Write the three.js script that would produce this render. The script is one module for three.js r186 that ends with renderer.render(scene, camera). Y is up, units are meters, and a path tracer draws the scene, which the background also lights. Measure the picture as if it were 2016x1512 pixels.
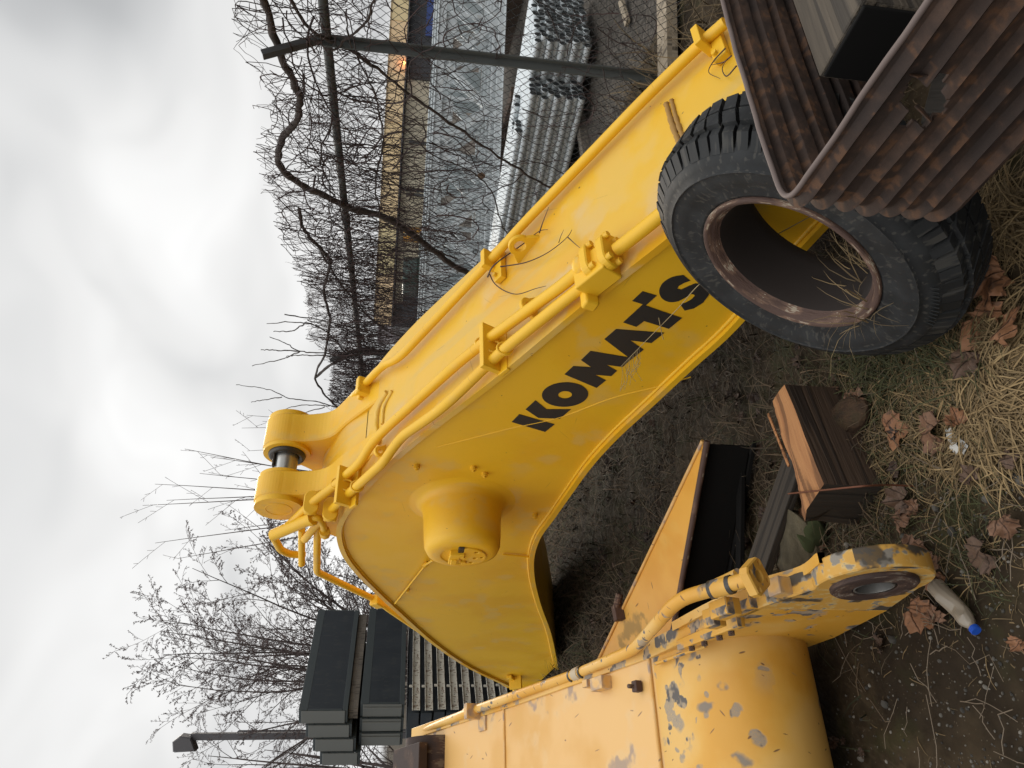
import * as THREE from 'three';
import { mergeGeometries, toCreasedNormals } from 'three/addons/utils/BufferGeometryUtils.js';
import { RoundedBoxGeometry } from 'three/addons/geometries/RoundedBoxGeometry.js';

// ------------------------------------------------------------------ camera, sky, sun, exposure
const V3 = THREE.Vector3;
const v3 = (x, y, z) => new V3(x, y, z);
const FOC = 1520, PW = 2016, PH = 1512;                    // lens of the photograph, in its pixels
const PITCH = 8 * Math.PI / 180, ROLL = Math.atan(0.055), EYE = v3(0, 1.55, 0);
const FWD = v3(0, -Math.sin(PITCH), -Math.cos(PITCH));
const DWN = v3(0, -Math.cos(PITCH), Math.sin(PITCH)), RGT = v3(1, 0, 0);
const CY = RGT.clone().multiplyScalar(Math.cos(ROLL)).addScaledVector(DWN, -Math.sin(ROLL));
const CX = RGT.clone().multiplyScalar(Math.sin(ROLL)).addScaledVector(DWN, Math.cos(ROLL));   // the phone was held on its side
const scene = new THREE.Scene();
const camera = new THREE.PerspectiveCamera(2 * Math.atan(PH / 2 / FOC) * 180 / Math.PI, 4 / 3, 0.05, 400);
camera.position.copy(EYE);
camera.quaternion.setFromRotationMatrix(new THREE.Matrix4().makeBasis(CX, CY, FWD.clone().negate()));
scene.add(camera);
const renderer = new THREE.WebGLRenderer({ antialias: true });
renderer.setSize(1024, 768);
renderer.toneMapping = THREE.LinearToneMapping;
renderer.toneMappingExposure = 1.42;
renderer.shadowMap.enabled = true;
const ray = (x, y) => FWD.clone().addScaledVector(CX, (x - PW / 2) / FOC).addScaledVector(CY, (PH / 2 - y) / FOC);
const at = (x, y, d) => EYE.clone().addScaledVector(ray(x, y), d);            // a point seen at (x, y), d metres in front
const onY = (x, y, h = 0) => { const r = ray(x, y); return EYE.clone().addScaledVector(r, (h - EYE.y) / r.y); };
const onPlane = (x, y, p0, n) => { const r = ray(x, y); return EYE.clone().addScaledVector(r, p0.clone().sub(EYE).dot(n) / r.dot(n)); };

// seeded random numbers and noise
function rng(seed) { let a = seed >>> 0; return () => { a = (a + 0x6D2B79F5) >>> 0; let t = a; t = Math.imul(t ^ (t >>> 15), t | 1); t ^= t + Math.imul(t ^ (t >>> 7), t | 61); return ((t ^ (t >>> 14)) >>> 0) / 4294967296; }; }
function hash2(i, j, s) { let h = Math.imul(i, 374761393) ^ Math.imul(j, 668265263) ^ Math.imul(s, 1442695041); h = Math.imul(h ^ (h >>> 13), 1274126177); return ((h ^ (h >>> 16)) >>> 0) / 4294967296; }
const sm = (t) => t * t * (3 - 2 * t), lerp = (a, b, t) => a + (b - a) * t, clamp = (x, a = 0, b = 1) => Math.min(b, Math.max(a, x));
const sstep = (a, b, x) => sm(clamp((x - a) / (b - a)));
function vnoise(x, y, s = 0, per = 0) {
  const xi = Math.floor(x), yi = Math.floor(y), fx = sm(x - xi), fy = sm(y - yi);
  const w = (k) => per ? ((k % per) + per) % per : k;
  const a = hash2(w(xi), w(yi), s), b = hash2(w(xi + 1), w(yi), s), c = hash2(w(xi), w(yi + 1), s), d = hash2(w(xi + 1), w(yi + 1), s);
  return lerp(lerp(a, b, fx), lerp(c, d, fx), fy);
}
function fbm(x, y, oct = 4, s = 0, per = 0) { let v = 0, a = 0.5, t = 0; for (let k = 0; k < oct; k++) { v += a * vnoise(x, y, s + k * 17, per); t += a; x *= 2; y *= 2; if (per) per *= 2; a *= 0.5; } return v / t; }

{ // overcast sky: bright broken cloud, brightest low ahead where the sun stands behind it
  const W = 1024, H = 512, d = new Float32Array(W * H * 4);
  const sunD = ray(170, 860).normalize();
  for (let j = 0; j < H; j++) for (let i = 0; i < W; i++) {
    const th = (i / W - 0.5) * 2 * Math.PI, ph = ((j + 0.5) / H - 0.5) * Math.PI;
    const x = Math.cos(ph) * Math.cos(th), y = Math.sin(ph), z = Math.cos(ph) * Math.sin(th);
    const k = 1 / (Math.max(y, 0) + 0.28);
    const px = x * k * 1.5 + 3, pz = z * k * 1.5 + 7;
    const wx = fbm(px * 1.2, pz * 1.2, 3, 5) * 1.6, wz = fbm(px * 1.2 + 9, pz * 1.2, 3, 9) * 1.6;
    const c = fbm((px + wx) * 0.8, (pz + wz) * 0.8, 5, 21);
    const s = Math.max(0, x * sunD.x + y * sunD.y + z * sunD.z);
    let L = 0.42 + (c - 0.5) * 0.56 + 0.06 * Math.pow(s, 3) + 0.13 * Math.pow(s, 12) * (0.4 + c);
    L = L * (1 + 0.10 * (1 - Math.max(y, 0)));
    L = clamp(L, 0.28, 0.74);
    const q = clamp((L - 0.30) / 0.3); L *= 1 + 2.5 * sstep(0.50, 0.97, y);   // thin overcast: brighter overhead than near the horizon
    let r = L * lerp(0.965, 1.0, q), g = L * lerp(0.99, 1.0, q), b = L * lerp(1.015, 0.995, q);
    if (y < 0) { const t = sstep(0, -0.12, y); r = lerp(r, 0.09, t); g = lerp(g, 0.08, t); b = lerp(b, 0.065, t); }
    const o = (j * W + i) * 4; d[o] = r; d[o + 1] = g; d[o + 2] = b; d[o + 3] = 1;
  }
  const t = new THREE.DataTexture(d, W, H, THREE.RGBAFormat, THREE.FloatType);
  t.mapping = THREE.EquirectangularReflectionMapping; t.magFilter = THREE.LinearFilter; t.minFilter = THREE.LinearFilter; t.wrapS = THREE.RepeatWrapping; t.needsUpdate = true;
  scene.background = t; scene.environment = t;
  const sun = new THREE.DirectionalLight(0xfff4e4, 1.1);
  sun.position.copy(sunD).multiplyScalar(40).add(v3(0, 0, -5)); sun.target.position.set(0, 0, -5);
  sun.castShadow = true; sun.shadow.radius = 34; sun.shadow.mapSize.set(2048, 2048);
  Object.assign(sun.shadow.camera, { left: -22, right: 22, top: 22, bottom: -22, near: 1, far: 120 });
  scene.add(sun, sun.target);
}

// ------------------------------------------------------------------ building helpers
const used = {};
function numbered(n) { const k = used[n] = (used[n] ?? -1) + 1; return k ? `${n}_${String(k).padStart(3, '0')}` : n; }
function tag(o, label, category, group) { if (label) o.userData.label = label; if (category) o.userData.category = category; if (group) o.userData.group = group; return o; }
function thing(name, label, category, pos = v3(0, 0, 0), turn = 0, group) {
  const o = new THREE.Group(); o.name = numbered(name); o.position.copy(pos); o.rotation.y = turn; scene.add(o);
  return tag(o, label, category, group);
}
function norm(g) { const h = g.index ? g.toNonIndexed() : g; for (const k of Object.keys(h.attributes)) if (!['position', 'normal', 'uv', 'color'].includes(k)) h.deleteAttribute(k); if (!h.attributes.normal) h.computeVertexNormals(); if (!h.attributes.uv) h.setAttribute('uv', new THREE.BufferAttribute(new Float32Array(h.attributes.position.count * 2), 2)); h.morphAttributes = {}; return h; }
function merged(gs) { gs = [].concat(gs); return gs.length === 1 ? gs[0] : mergeGeometries(gs.map(norm), false); }
function mesh(name, gs, mat, parent = scene) {
  const m = new THREE.Mesh(merged(gs), mat); m.castShadow = m.receiveShadow = true;
  m.name = parent === scene ? numbered(name) : name; parent.add(m); return m;
}
function struct(name, g, mat) { const m = mesh(name, g, mat); m.userData.kind = 'structure'; return m; }
function copyOf(o, label, group) { const c = o.clone(); c.name = numbered(o.name.replace(/_\d{3}$/, '')); c.userData = { ...o.userData }; if (label) c.userData.label = label; if (group) c.userData.group = group; scene.add(c); return c; }
// a tube through points; r is a number or a list, one per point; uv in metres
function tube(pts, r, sides = 8, caps = true) {
  const n = pts.length, P = [], N = [], U = [], I = [];
  const R = (i) => Array.isArray(r) ? r[i] : r;
  let up = v3(0, 1, 0), t0 = pts[1].clone().sub(pts[0]).normalize(); if (Math.abs(t0.y) > 0.9) up = v3(1, 0, 0);
  let a = new V3().crossVectors(up, t0).normalize(), len = 0;
  for (let i = 0; i < n; i++) {
    const t = (i === 0 ? pts[1].clone().sub(pts[0]) : i === n - 1 ? pts[n - 1].clone().sub(pts[n - 2]) : pts[i + 1].clone().sub(pts[i - 1])).normalize();
    a.addScaledVector(t, -a.dot(t)).normalize(); const b = new V3().crossVectors(t, a);
    if (i) len += pts[i].distanceTo(pts[i - 1]);
    for (let k = 0; k <= sides; k++) { const q = k / sides * 2 * Math.PI, c = Math.cos(q), s = Math.sin(q); const d = a.clone().multiplyScalar(c).addScaledVector(b, s); P.push(pts[i].x + d.x * R(i), pts[i].y + d.y * R(i), pts[i].z + d.z * R(i)); N.push(d.x, d.y, d.z); U.push(q * R(i), len); }
  }
  const w = sides + 1;
  for (let i = 0; i < n - 1; i++) for (let k = 0; k < sides; k++) { const p = i * w + k; I.push(p, p + 1, p + w, p + 1, p + w + 1, p + w); }
  if (caps) for (const e of [0, n - 1]) {
    const t = (e ? pts[n - 1].clone().sub(pts[n - 2]) : pts[0].clone().sub(pts[1])).normalize(), base = P.length / 3;
    P.push(pts[e].x, pts[e].y, pts[e].z); N.push(t.x, t.y, t.z); U.push(0, 0);
    for (let k = 0; k <= sides; k++) { const q = (e * w + k) * 3; P.push(P[q], P[q + 1], P[q + 2]); N.push(t.x, t.y, t.z); U.push(0.01 * Math.cos(k), 0.01 * Math.sin(k)); }
    for (let k = 0; k < sides; k++) e ? I.push(base, base + 1 + k, base + 2 + k) : I.push(base, base + 2 + k, base + 1 + k);
  }
  const g = new THREE.BufferGeometry();
  g.setAttribute('position', new THREE.Float32BufferAttribute(P, 3)); g.setAttribute('normal', new THREE.Float32BufferAttribute(N, 3)); g.setAttribute('uv', new THREE.Float32BufferAttribute(U, 2)); g.setIndex(I);
  return g;
}
function fillet(pts, r, seg = 6) {           // straight runs with rounded corners
  const out = [pts[0].clone()];
  for (let i = 1; i < pts.length - 1; i++) {
    const a = pts[i - 1], b = pts[i], c = pts[i + 1], d = Math.min(r, a.distanceTo(b) * 0.45, b.distanceTo(c) * 0.45);
    const p = b.clone().addScaledVector(a.clone().sub(b).normalize(), d), q = b.clone().addScaledVector(c.clone().sub(b).normalize(), d);
    for (let k = 0; k <= seg; k++) { const t = k / seg; out.push(p.clone().multiplyScalar((1 - t) * (1 - t)).addScaledVector(b, 2 * t * (1 - t)).addScaledVector(q, t * t)); }
  }
  out.push(pts[pts.length - 1].clone()); return out;
}
const smooth = (pts, n) => new THREE.CatmullRomCurve3(pts, false, 'centripetal').getPoints(n);
function smooth2(pts, n) { return smooth(pts.map(p => v3(p[0], p[1], 0)), n).map(p => [p.x, p.y]); }
const xf = (g, x = 0, y = 0, z = 0, rx = 0, ry = 0, rz = 0) => { const m = new THREE.Matrix4().compose(v3(x, y, z), new THREE.Quaternion().setFromEuler(new THREE.Euler(rx, ry, rz)), v3(1, 1, 1)); return g.applyMatrix4(m); };
// a bevelled box with uv in metres
function bx(w, h, d, x = 0, y = 0, z = 0, rx = 0, ry = 0, rz = 0, bev = 0.004) {
  const g = new RoundedBoxGeometry(w, h, d, 1, Math.min(bev, w / 3, h / 3, d / 3));
  const p = g.attributes.position, nn = g.attributes.normal, uv = g.attributes.uv;
  for (let i = 0; i < p.count; i++) { const ax = Math.abs(nn.getX(i)), ay = Math.abs(nn.getY(i)), az = Math.abs(nn.getZ(i)); if (ax >= ay && ax >= az) uv.setXY(i, p.getZ(i), p.getY(i)); else if (ay >= az) uv.setXY(i, p.getX(i), p.getZ(i)); else uv.setXY(i, p.getX(i), p.getY(i)); }
  return xf(g, x, y, z, rx, ry, rz);
}
const cyl = (r, h, x = 0, y = 0, z = 0, rx = 0, ry = 0, rz = 0, seg = 20, r2 = r) => xf(new THREE.CylinderGeometry(r2, r, h, seg), x, y, z, rx, ry, rz);
const hexBolt = (r, h, x, y, z, rx = 0, ry = 0, rz = 0) => cyl(r, h, x, y, z, rx, ry, rz, 6);
function shapeOf(pts, holes = []) { const s = new THREE.Shape(pts.map(p => new THREE.Vector2(p[0], p[1]))); for (const h of holes) s.holes.push(new THREE.Path(h.map(p => new THREE.Vector2(p[0], p[1])))); return s; }
function extr(pts, depth, z = 0, bev = 0.003, holes = []) {
  const g = new THREE.ExtrudeGeometry(shapeOf(pts, holes), { depth: depth - 2 * bev, bevelEnabled: bev > 0, bevelThickness: bev, bevelSize: bev, bevelOffset: -bev, bevelSegments: 1, curveSegments: 12 });
  g.translate(0, 0, z + bev); return g;
}
const circ = (cx, cy, r, n = 32, a0 = 0, a1 = 2 * Math.PI) => Array.from({ length: n }, (_, k) => { const a = a0 + (a1 - a0) * k / (a1 - a0 >= 6.28 ? n : n - 1); return [cx + r * Math.cos(a), cy + r * Math.sin(a)]; });
// a plate that follows a profile (s, y), thickness t below it, from z0 to z1
function ribbon(prof, t, z0, z1, closed = false) {
  const n = prof.length, nrm = prof.map((p, i) => { const a = prof[Math.max(0, i - 1)], b = prof[Math.min(n - 1, i + 1)]; const dx = b[0] - a[0], dy = b[1] - a[1], l = Math.hypot(dx, dy); return [-dy / l, dx / l]; });
  const P = [], N = [], U = []; let L = 0;
  const q = (a, na, ua, b, nb, ub, c, nc, uc, d, nd, ud) => { for (const [p, m, u] of [[a, na, ua], [b, nb, ub], [c, nc, uc], [a, na, ua], [c, nc, uc], [d, nd, ud]]) { P.push(...p); N.push(...m); U.push(...u); } };
  for (let i = 0; i < n - 1; i++) {
    const a = prof[i], b = prof[i + 1], na = nrm[i], nb = nrm[i + 1], l = Math.hypot(b[0] - a[0], b[1] - a[1]);
    const a2 = [a[0] - na[0] * t, a[1] - na[1] * t], b2 = [b[0] - nb[0] * t, b[1] - nb[1] * t];
    const A = [...na, 0], B = [...nb, 0], An = [-na[0], -na[1], 0], Bn = [-nb[0], -nb[1], 0];
    q([...a, z0], A, [L, z0], [...a, z1], A, [L, z1], [...b, z1], B, [L + l, z1], [...b, z0], B, [L + l, z0]);
    q([...a2, z1], An, [L, z1], [...a2, z0], An, [L, z0], [...b2, z0], Bn, [L + l, z0], [...b2, z1], Bn, [L + l, z1]);
    for (const [z, s] of [[z0, -1], [z1, 1]]) q([...a, z], [0, 0, s], [L, 0], [...a2, z], [0, 0, s], [L, t], [...b2, z], [0, 0, s], [L + l, t], [...b, z], [0, 0, s], [L + l, 0]);
    L += l;
  }
  for (const i of [0, n - 1]) { const a = prof[i], na = nrm[i], a2 = [a[0] - na[0] * t, a[1] - na[1] * t], s = i ? 1 : -1, m = [na[1] * s, -na[0] * s, 0]; q([...a, z0], m, [0, 0], [...a2, z0], m, [0, t], [...a2, z1], m, [1, t], [...a, z1], m, [1, 0]); }
  const g = new THREE.BufferGeometry();
  g.setAttribute('position', new THREE.Float32BufferAttribute(P, 3)); g.setAttribute('normal', new THREE.Float32BufferAttribute(N, 3)); g.setAttribute('uv', new THREE.Float32BufferAttribute(U, 2));
  return g;
}
// lumpy stone-like body
function lump(rx, ry, rz, seed, det = 3, amp = 0.22) {
  const g = new THREE.IcosahedronGeometry(1, det), p = g.attributes.position;
  for (let i = 0; i < p.count; i++) { const v = v3(p.getX(i), p.getY(i), p.getZ(i)); const k = 1 + amp * (fbm(v.x * 1.3 + 5 + v.z, v.y * 1.3 + 9 + v.z * 0.7, 3, seed) - 0.5) * 2; p.setXYZ(i, v.x * rx * k, v.y * ry * k, v.z * rz * k); }
  g.computeVertexNormals(); return toCreasedNormals(g, 0.6);
}

// ------------------------------------------------------------------ surfaces
// colour and height textures, tiling, computed from noise; fn(u, v) gives [r, g, b, height, roughness] in linear values
const lin2s = (c) => c <= 0.0031308 ? 12.92 * c : 1.055 * Math.pow(c, 1 / 2.4) - 0.055;
function texSet(S, metres, fn, S2 = S) {
  const c = new Uint8Array(S * S2 * 4), b = new Uint8Array(S * S2 * 4), r = new Uint8Array(S * S2 * 4);
  for (let j = 0; j < S2; j++) for (let i = 0; i < S; i++) {
    const q = fn(i / S, j / S2), o = (j * S + i) * 4;
    for (let k = 0; k < 3; k++) c[o + k] = Math.round(255 * clamp(lin2s(clamp(q[k])))); c[o + 3] = 255;
    b[o] = b[o + 1] = b[o + 2] = Math.round(255 * clamp(q[3] ?? 0.5)); b[o + 3] = 255;
    r[o] = r[o + 1] = r[o + 2] = Math.round(255 * clamp(q[4] ?? 0.6)); r[o + 3] = 255;
  }
  const mk = (d, srgb) => { const t = new THREE.DataTexture(d, S, S2, THREE.RGBAFormat); t.wrapS = t.wrapT = THREE.RepeatWrapping; t.magFilter = THREE.LinearFilter; t.minFilter = THREE.LinearMipmapLinearFilter; t.generateMipmaps = true; if (srgb) t.colorSpace = THREE.SRGBColorSpace; const m = [].concat(metres); t.repeat.set(1 / m[0], 1 / (m[1] ?? m[0])); t.needsUpdate = true; return t; };
  return { map: mk(c, true), bumpMap: mk(b), roughnessMap: mk(r) };
}
const mat = (t, o = {}) => new THREE.MeshStandardMaterial({ ...(t || {}), roughness: t ? 1 : 0.6, ...o });
const plain = (r, g, b, o = {}) => new THREE.MeshStandardMaterial({ color: new THREE.Color().setRGB(r, g, b), roughness: 0.7, ...o });
const mix3 = (a, b, t) => [lerp(a[0], b[0], t), lerp(a[1], b[1], t), lerp(a[2], b[2], t)];
const ridge = (x) => 1 - Math.abs(2 * x - 1);
// scattered marks: cells that may hold a scratch or chip; returns 0..1
function marks(u, v, n, seed, prob, len, wid, dir = 0.3) {
  let m = 0; const x = u * n, y = v * n, xi = Math.floor(x), yi = Math.floor(y);
  for (let a = -1; a <= 1; a++) for (let b = -1; b <= 1; b++) {
    const ci = ((xi + a) % n + n) % n, cj = ((yi + b) % n + n) % n;
    if (hash2(ci, cj, seed) > prob) continue;
    const px = xi + a + hash2(ci, cj, seed + 1), py = yi + b + hash2(ci, cj, seed + 2), an = dir + (hash2(ci, cj, seed + 3) - 0.5) * 1.6;
    const dx = x - px, dy = y - py, c = Math.cos(an), s = Math.sin(an), l = (dx * c + dy * s) / (len * (0.3 + hash2(ci, cj, seed + 4))), w = (-dx * s + dy * c) / (wid * (0.4 + hash2(ci, cj, seed + 5)));
    m = Math.max(m, clamp(1.6 - 1.6 * (l * l + w * w)));
  }
  return m;
}
const T = {}, M = {};
T.newPaint = texSet(768, 1.6, (u, v) => {            // fresh machine yellow with road dust, thin scuffs and chips
  const n = fbm(u * 6, v * 6, 5, 3, 6), d = fbm(u * 14, v * 14, 4, 8, 14), g = hash2(u * 1024 | 0, v * 1024 | 0, 4);
  let c = [0.78, 0.445, 0.013]; c = mix3(c, [0.75, 0.405, 0.011], sstep(0.4, 0.7, n));
  c = mix3(c, [0.60, 0.42, 0.13], 0.40 * sstep(0.5, 0.72, d) * sstep(0.42, 0.65, n));
  const s = marks(u, v, 12, 31, 0.13, 0.55, 0.012, 0.5) * 0.35, k = marks(u, v, 30, 57, 0.03, 0.10, 0.06);
  c = mix3(c, [0.30, 0.17, 0.03], s); c = mix3(c, [0.10, 0.05, 0.02], k * 0.8);
  const sp = g > 0.9965 ? 0.4 : 0; c = mix3(c, [0.3, 0.2, 0.05], sp);
  return [...c, 0.5 + 0.12 * (fbm(u * 60, v * 60, 2, 9, 60) - 0.5) + 0.2 * (n - 0.5) - 0.2 * k, 0.36 + 0.25 * d + 0.1 * s];
});
T.topPaint = texSet(768, 1.9, (u, v) => {            // upper faces: the same paint under dried dust and run-off stains
  const n = fbm(u * 4, v * 7, 5, 13, 0), p = fbm(u * 4 % 4, v * 4, 5, 14, 4), d = fbm(u * 10, v * 10, 5, 18, 10), w = fbm(u * 3, v * 24, 3, 41, 3);
  let c = [0.72, 0.42, 0.024]; c = mix3(c, [0.70, 0.365, 0.012], sstep(0.42, 0.66, p));
  c = mix3(c, [0.62, 0.46, 0.22], 0.65 * sstep(0.47, 0.64, d) * (0.35 + 0.65 * sstep(0.4, 0.6, p)));
  c = mix3(c, [0.55, 0.38, 0.12], 0.4 * sstep(0.56, 0.72, w));
  const s = marks(u, v, 14, 71, 0.16, 0.5, 0.012, 0.8) * 0.5, k = marks(u, v, 26, 77, 0.05, 0.09, 0.05);
  c = mix3(c, [0.22, 0.13, 0.04], s); c = mix3(c, [0.09, 0.045, 0.02], k * 0.85);
  return [...c, 0.5 + 0.25 * (d - 0.5) - 0.2 * k, 0.38 + 0.3 * sstep(0.4, 0.7, d)];
});
T.oldPaint = texSet(896, 1.5, (u, v) => {            // older, chalky orange yellow with grey rubbed patches, gouges and rust chips
  const n = fbm(u * 5, v * 5, 5, 23, 5), d = fbm(u * 13, v * 11, 5, 28, 0), e = fbm(u * 30, v * 26, 4, 33, 0);
  let c = [0.66, 0.365, 0.065]; c = mix3(c, [0.62, 0.305, 0.032], sstep(0.44, 0.62, n)); c = mix3(c, [0.67, 0.42, 0.13], 0.6 * sstep(0.5, 0.66, 1 - n));
  const wu = u + 0.035 * (d - 0.5) + 0.02 * (e - 0.5), wv = v + 0.05 * (n - 0.5) + 0.03 * (e - 0.5), zone = sstep(0.42, 0.56, fbm(u * 3.3 + 9, v * 3.3 + 2, 3, 37, 0));
  const grey = clamp((Math.max(marks(wu, wv, 11, 311, 0.20 + 0.5 * zone, 0.26, 0.15, 0.2), marks(wu, wv, 19, 321, 0.10 + 0.40 * zone, 0.22, 0.15, 0.1), sstep(0.585, 0.62, d * 0.5 + e * 0.5) * zone)) * sstep(0.30, 0.66, e * 0.75 + d * 0.25) * 1.5), gr = hash2(u * 896 | 0, v * 896 | 0, 12), gg = clamp(grey * (0.62 + 0.55 * gr)); c = mix3(c, [0.26, 0.235, 0.20], gg * 0.9); c = mix3(c, [0.085, 0.080, 0.078], 0.9 * sstep(0.55, 1.0, grey) * sstep(0.48, 0.62, fbm(u * 46, v * 40, 3, 341, 0)));
  const g2 = marks(u + 0.02 * (e - 0.5), v + 0.05 * (d - 0.5), 9, 91, 0.42, 0.30, 0.13, 0.1) * sstep(0.40, 0.56, e); c = mix3(c, [0.16, 0.145, 0.125], g2 * 0.9);
  const k = marks(u, v, 28, 97, 0.24, 0.24, 0.05, 0.15); c = mix3(c, [0.10, 0.045, 0.025], k * 0.85);
  return [...c, 0.55 - 0.25 * grey - 0.3 * g2 - 0.25 * k + 0.2 * (e - 0.5), 0.42 + 0.3 * grey + 0.15 * d];
});
T.palePaint = texSet(768, 1.5, (u, v) => {           // bleached upper plate, sky brightness painted in, with brush-on primer squares and dark gouges
  const n = fbm(u * 4, v * 4, 5, 123, 4), d = fbm(u * 9, v * 9, 5, 128, 9), e = fbm(u * 22, v * 22, 4, 133, 22);
  let c = [0.68, 0.40, 0.135]; c = mix3(c, [0.62, 0.335, 0.08], sstep(0.45, 0.66, n)); c = mix3(c, [0.66, 0.43, 0.19], 0.6 * sstep(0.5, 0.64, d));
  const grey = sstep(0.61, 0.70, d * 0.65 + e * 0.35); c = mix3(c, [0.28, 0.22, 0.20], grey * 0.75);
  const k = marks(u, v, 20, 197, 0.12, 0.26, 0.04, 0.2); c = mix3(c, [0.14, 0.07, 0.04], k * 0.8);
  return [...c, 0.55 - 0.2 * grey - 0.2 * k + 0.15 * (e - 0.5), 0.40 + 0.3 * grey + 0.15 * d];
});
T.rust = texSet(640, 0.8, (u, v) => {
  const n = fbm(u * 6, v * 6, 5, 43, 6), e = fbm(u * 30, v * 30, 4, 47, 30), w = fbm(u * 10, v * 3, 4, 48, 10);
  let c = [0.050, 0.031, 0.025]; c = mix3(c, [0.080, 0.044, 0.028], sstep(0.42, 0.7, n)); c = mix3(c, [0.135, 0.066, 0.034], 0.55 * sstep(0.50, 0.62, e) * sstep(0.45, 0.62, w)); c = mix3(c, [0.034, 0.027, 0.025], sstep(0.55, 0.75, n * 0.5 + e * 0.5) * 0.6);
  return [...c, 0.4 + 0.4 * e + 0.2 * n, 0.72 + 0.2 * e];
});
T.culvert = texSet(768, [1.1, 1], (u, v) => {            // brown rusted skin with grain, darker scale and a few orange blooms
  const n = fbm(u * 7, v * 3, 5, 743, 0), e = fbm(u * 60, v * 30, 3, 747, 0), w = fbm(u * 12, v * 5, 4, 748, 0), g = hash2(u * 768 | 0, v * 768 | 0, 3);
  let c = mix3([0.036, 0.023, 0.0175], [0.070, 0.041, 0.028], sstep(0.35, 0.65, n * 0.6 + e * 0.4)); c = mix3(c, [0.028, 0.020, 0.017], 0.7 * sstep(0.52, 0.66, w));
  c = mix3(c, [0.115, 0.056, 0.028], 0.6 * sstep(0.56, 0.66, e * 0.6 + (1 - w) * 0.4)); c = c.map(q => q * (0.85 + 0.3 * g));
  return [...c, 0.4 + 0.5 * e, 0.75];
}, 768);
T.rimRust = texSet(512, 0.4, (u, v) => {
  const n = fbm(u * 5, v * 5, 5, 143, 5), e = fbm(u * 24, v * 24, 4, 147, 24);
  let c = [0.075, 0.040, 0.028]; c = mix3(c, [0.15, 0.085, 0.055], sstep(0.45, 0.7, n)); c = mix3(c, [0.36, 0.30, 0.22], 0.8 * sstep(0.64, 0.68, n * 0.6 + e * 0.4));
  return [...c, 0.4 + 0.5 * e, 0.75];
});
T.rubber = texSet(512, 0.5, (u, v) => {
  const n = fbm(u * 6, v * 6, 5, 53, 6), e = fbm(u * 40, v * 40, 3, 57, 40);
  let c = [0.013, 0.0135, 0.014]; c = mix3(c, [0.024, 0.025, 0.0255], sstep(0.4, 0.7, n)); c = mix3(c, [0.085, 0.078, 0.065], 0.4 * sstep(0.62, 0.75, e) );
  return [...c, 0.5 + 0.3 * (e - 0.5), 0.55 + 0.25 * n];
});
function wood(seed, dark, light, S = 512) {
  return texSet(S, [0.5, 0.9], (u, v) => {           // grain along v
    const w = fbm(u * 4, v * 2, 3, seed, 0), g = vnoise((u + 0.06 * w) * 60, v * 5, seed + 2, 0), g2 = vnoise((u + 0.06 * w) * 170, v * 10, seed + 3, 0), b = fbm(u * 7, v * 4, 4, seed + 5, 0);
    let c = mix3(dark, light, clamp(0.25 + 0.5 * g * 0.8 + 0.35 * (b - 0.5) + 0.25 * (g2 - 0.5)));
    const k = sstep(0.74, 0.82, vnoise((u + 0.03 * w) * 34, v * 2.2, seed + 9, 0)); c = mix3(c, dark.map(q => q * 0.35), k * 0.7);
    return [...c, 0.3 + 0.4 * g + 0.25 * g2 - 0.3 * k, 0.85];
  });
}
T.greyWood = wood(61, [0.085, 0.072, 0.058], [0.21, 0.18, 0.145]);
T.brownWood = wood(65, [0.034, 0.020, 0.012], [0.085, 0.050, 0.029]);
T.splitWood = wood(69, [0.26, 0.105, 0.038], [0.47, 0.235, 0.09]);
T.paleWood = wood(73, [0.20, 0.16, 0.11], [0.40, 0.33, 0.24]);
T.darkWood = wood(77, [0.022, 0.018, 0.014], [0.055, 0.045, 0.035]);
T.galv = texSet(512, 0.5, (u, v) => {
  const n = fbm(u * 12, v * 12, 4, 83, 12), e = fbm(u * 5, v * 5, 4, 87, 5);
  let c = mix3([0.50, 0.54, 0.56], [0.66, 0.70, 0.71], n); c = mix3(c, [0.34, 0.32, 0.28], 0.4 * sstep(0.6, 0.75, e));
  return [...c, 0.5, 0.36 + 0.25 * n];
});
T.steelForm = texSet(512, 0.6, (u, v) => {
  const n = fbm(u * 7, v * 7, 5, 103, 7), e = fbm(u * 26, v * 26, 4, 107, 26);
  let c = mix3([0.40, 0.38, 0.32], [0.58, 0.55, 0.47], n); c = mix3(c, [0.13, 0.075, 0.045], sstep(0.6, 0.7, e) * 0.8);
  return [...c, 0.5 + 0.3 * (e - 0.5), 0.7];
});
T.darkFace = texSet(512, 0.9, (u, v) => {
  const n = fbm(u * 5, v * 5, 5, 113, 5), e = fbm(u * 30, v * 8, 3, 117, 30);
  let c = mix3([0.011, 0.016, 0.022], [0.022, 0.028, 0.034], n); c = mix3(c, [0.045, 0.047, 0.045], 0.35 * sstep(0.58, 0.75, e));
  return [...c, 0.5, 0.5 + 0.25 * n];
});
T.concrete = texSet(512, 0.5, (u, v) => { const n = fbm(u * 7, v * 7, 5, 153, 7), e = hash2(u * 256 | 0, v * 256 | 0, 3); const c = mix3([0.17, 0.16, 0.135], [0.36, 0.34, 0.29], clamp(n + 0.25 * (e - 0.5))); return [...c, 0.4 + 0.4 * n + 0.2 * e, 0.9]; });
T.bark = texSet(256, 0.15, (u, v) => { const n = fbm(u * 14, v * 5, 4, 163, 0); const c = mix3([0.030, 0.023, 0.019], [0.085, 0.066, 0.056], n); return [...c, n, 0.9]; });
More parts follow.
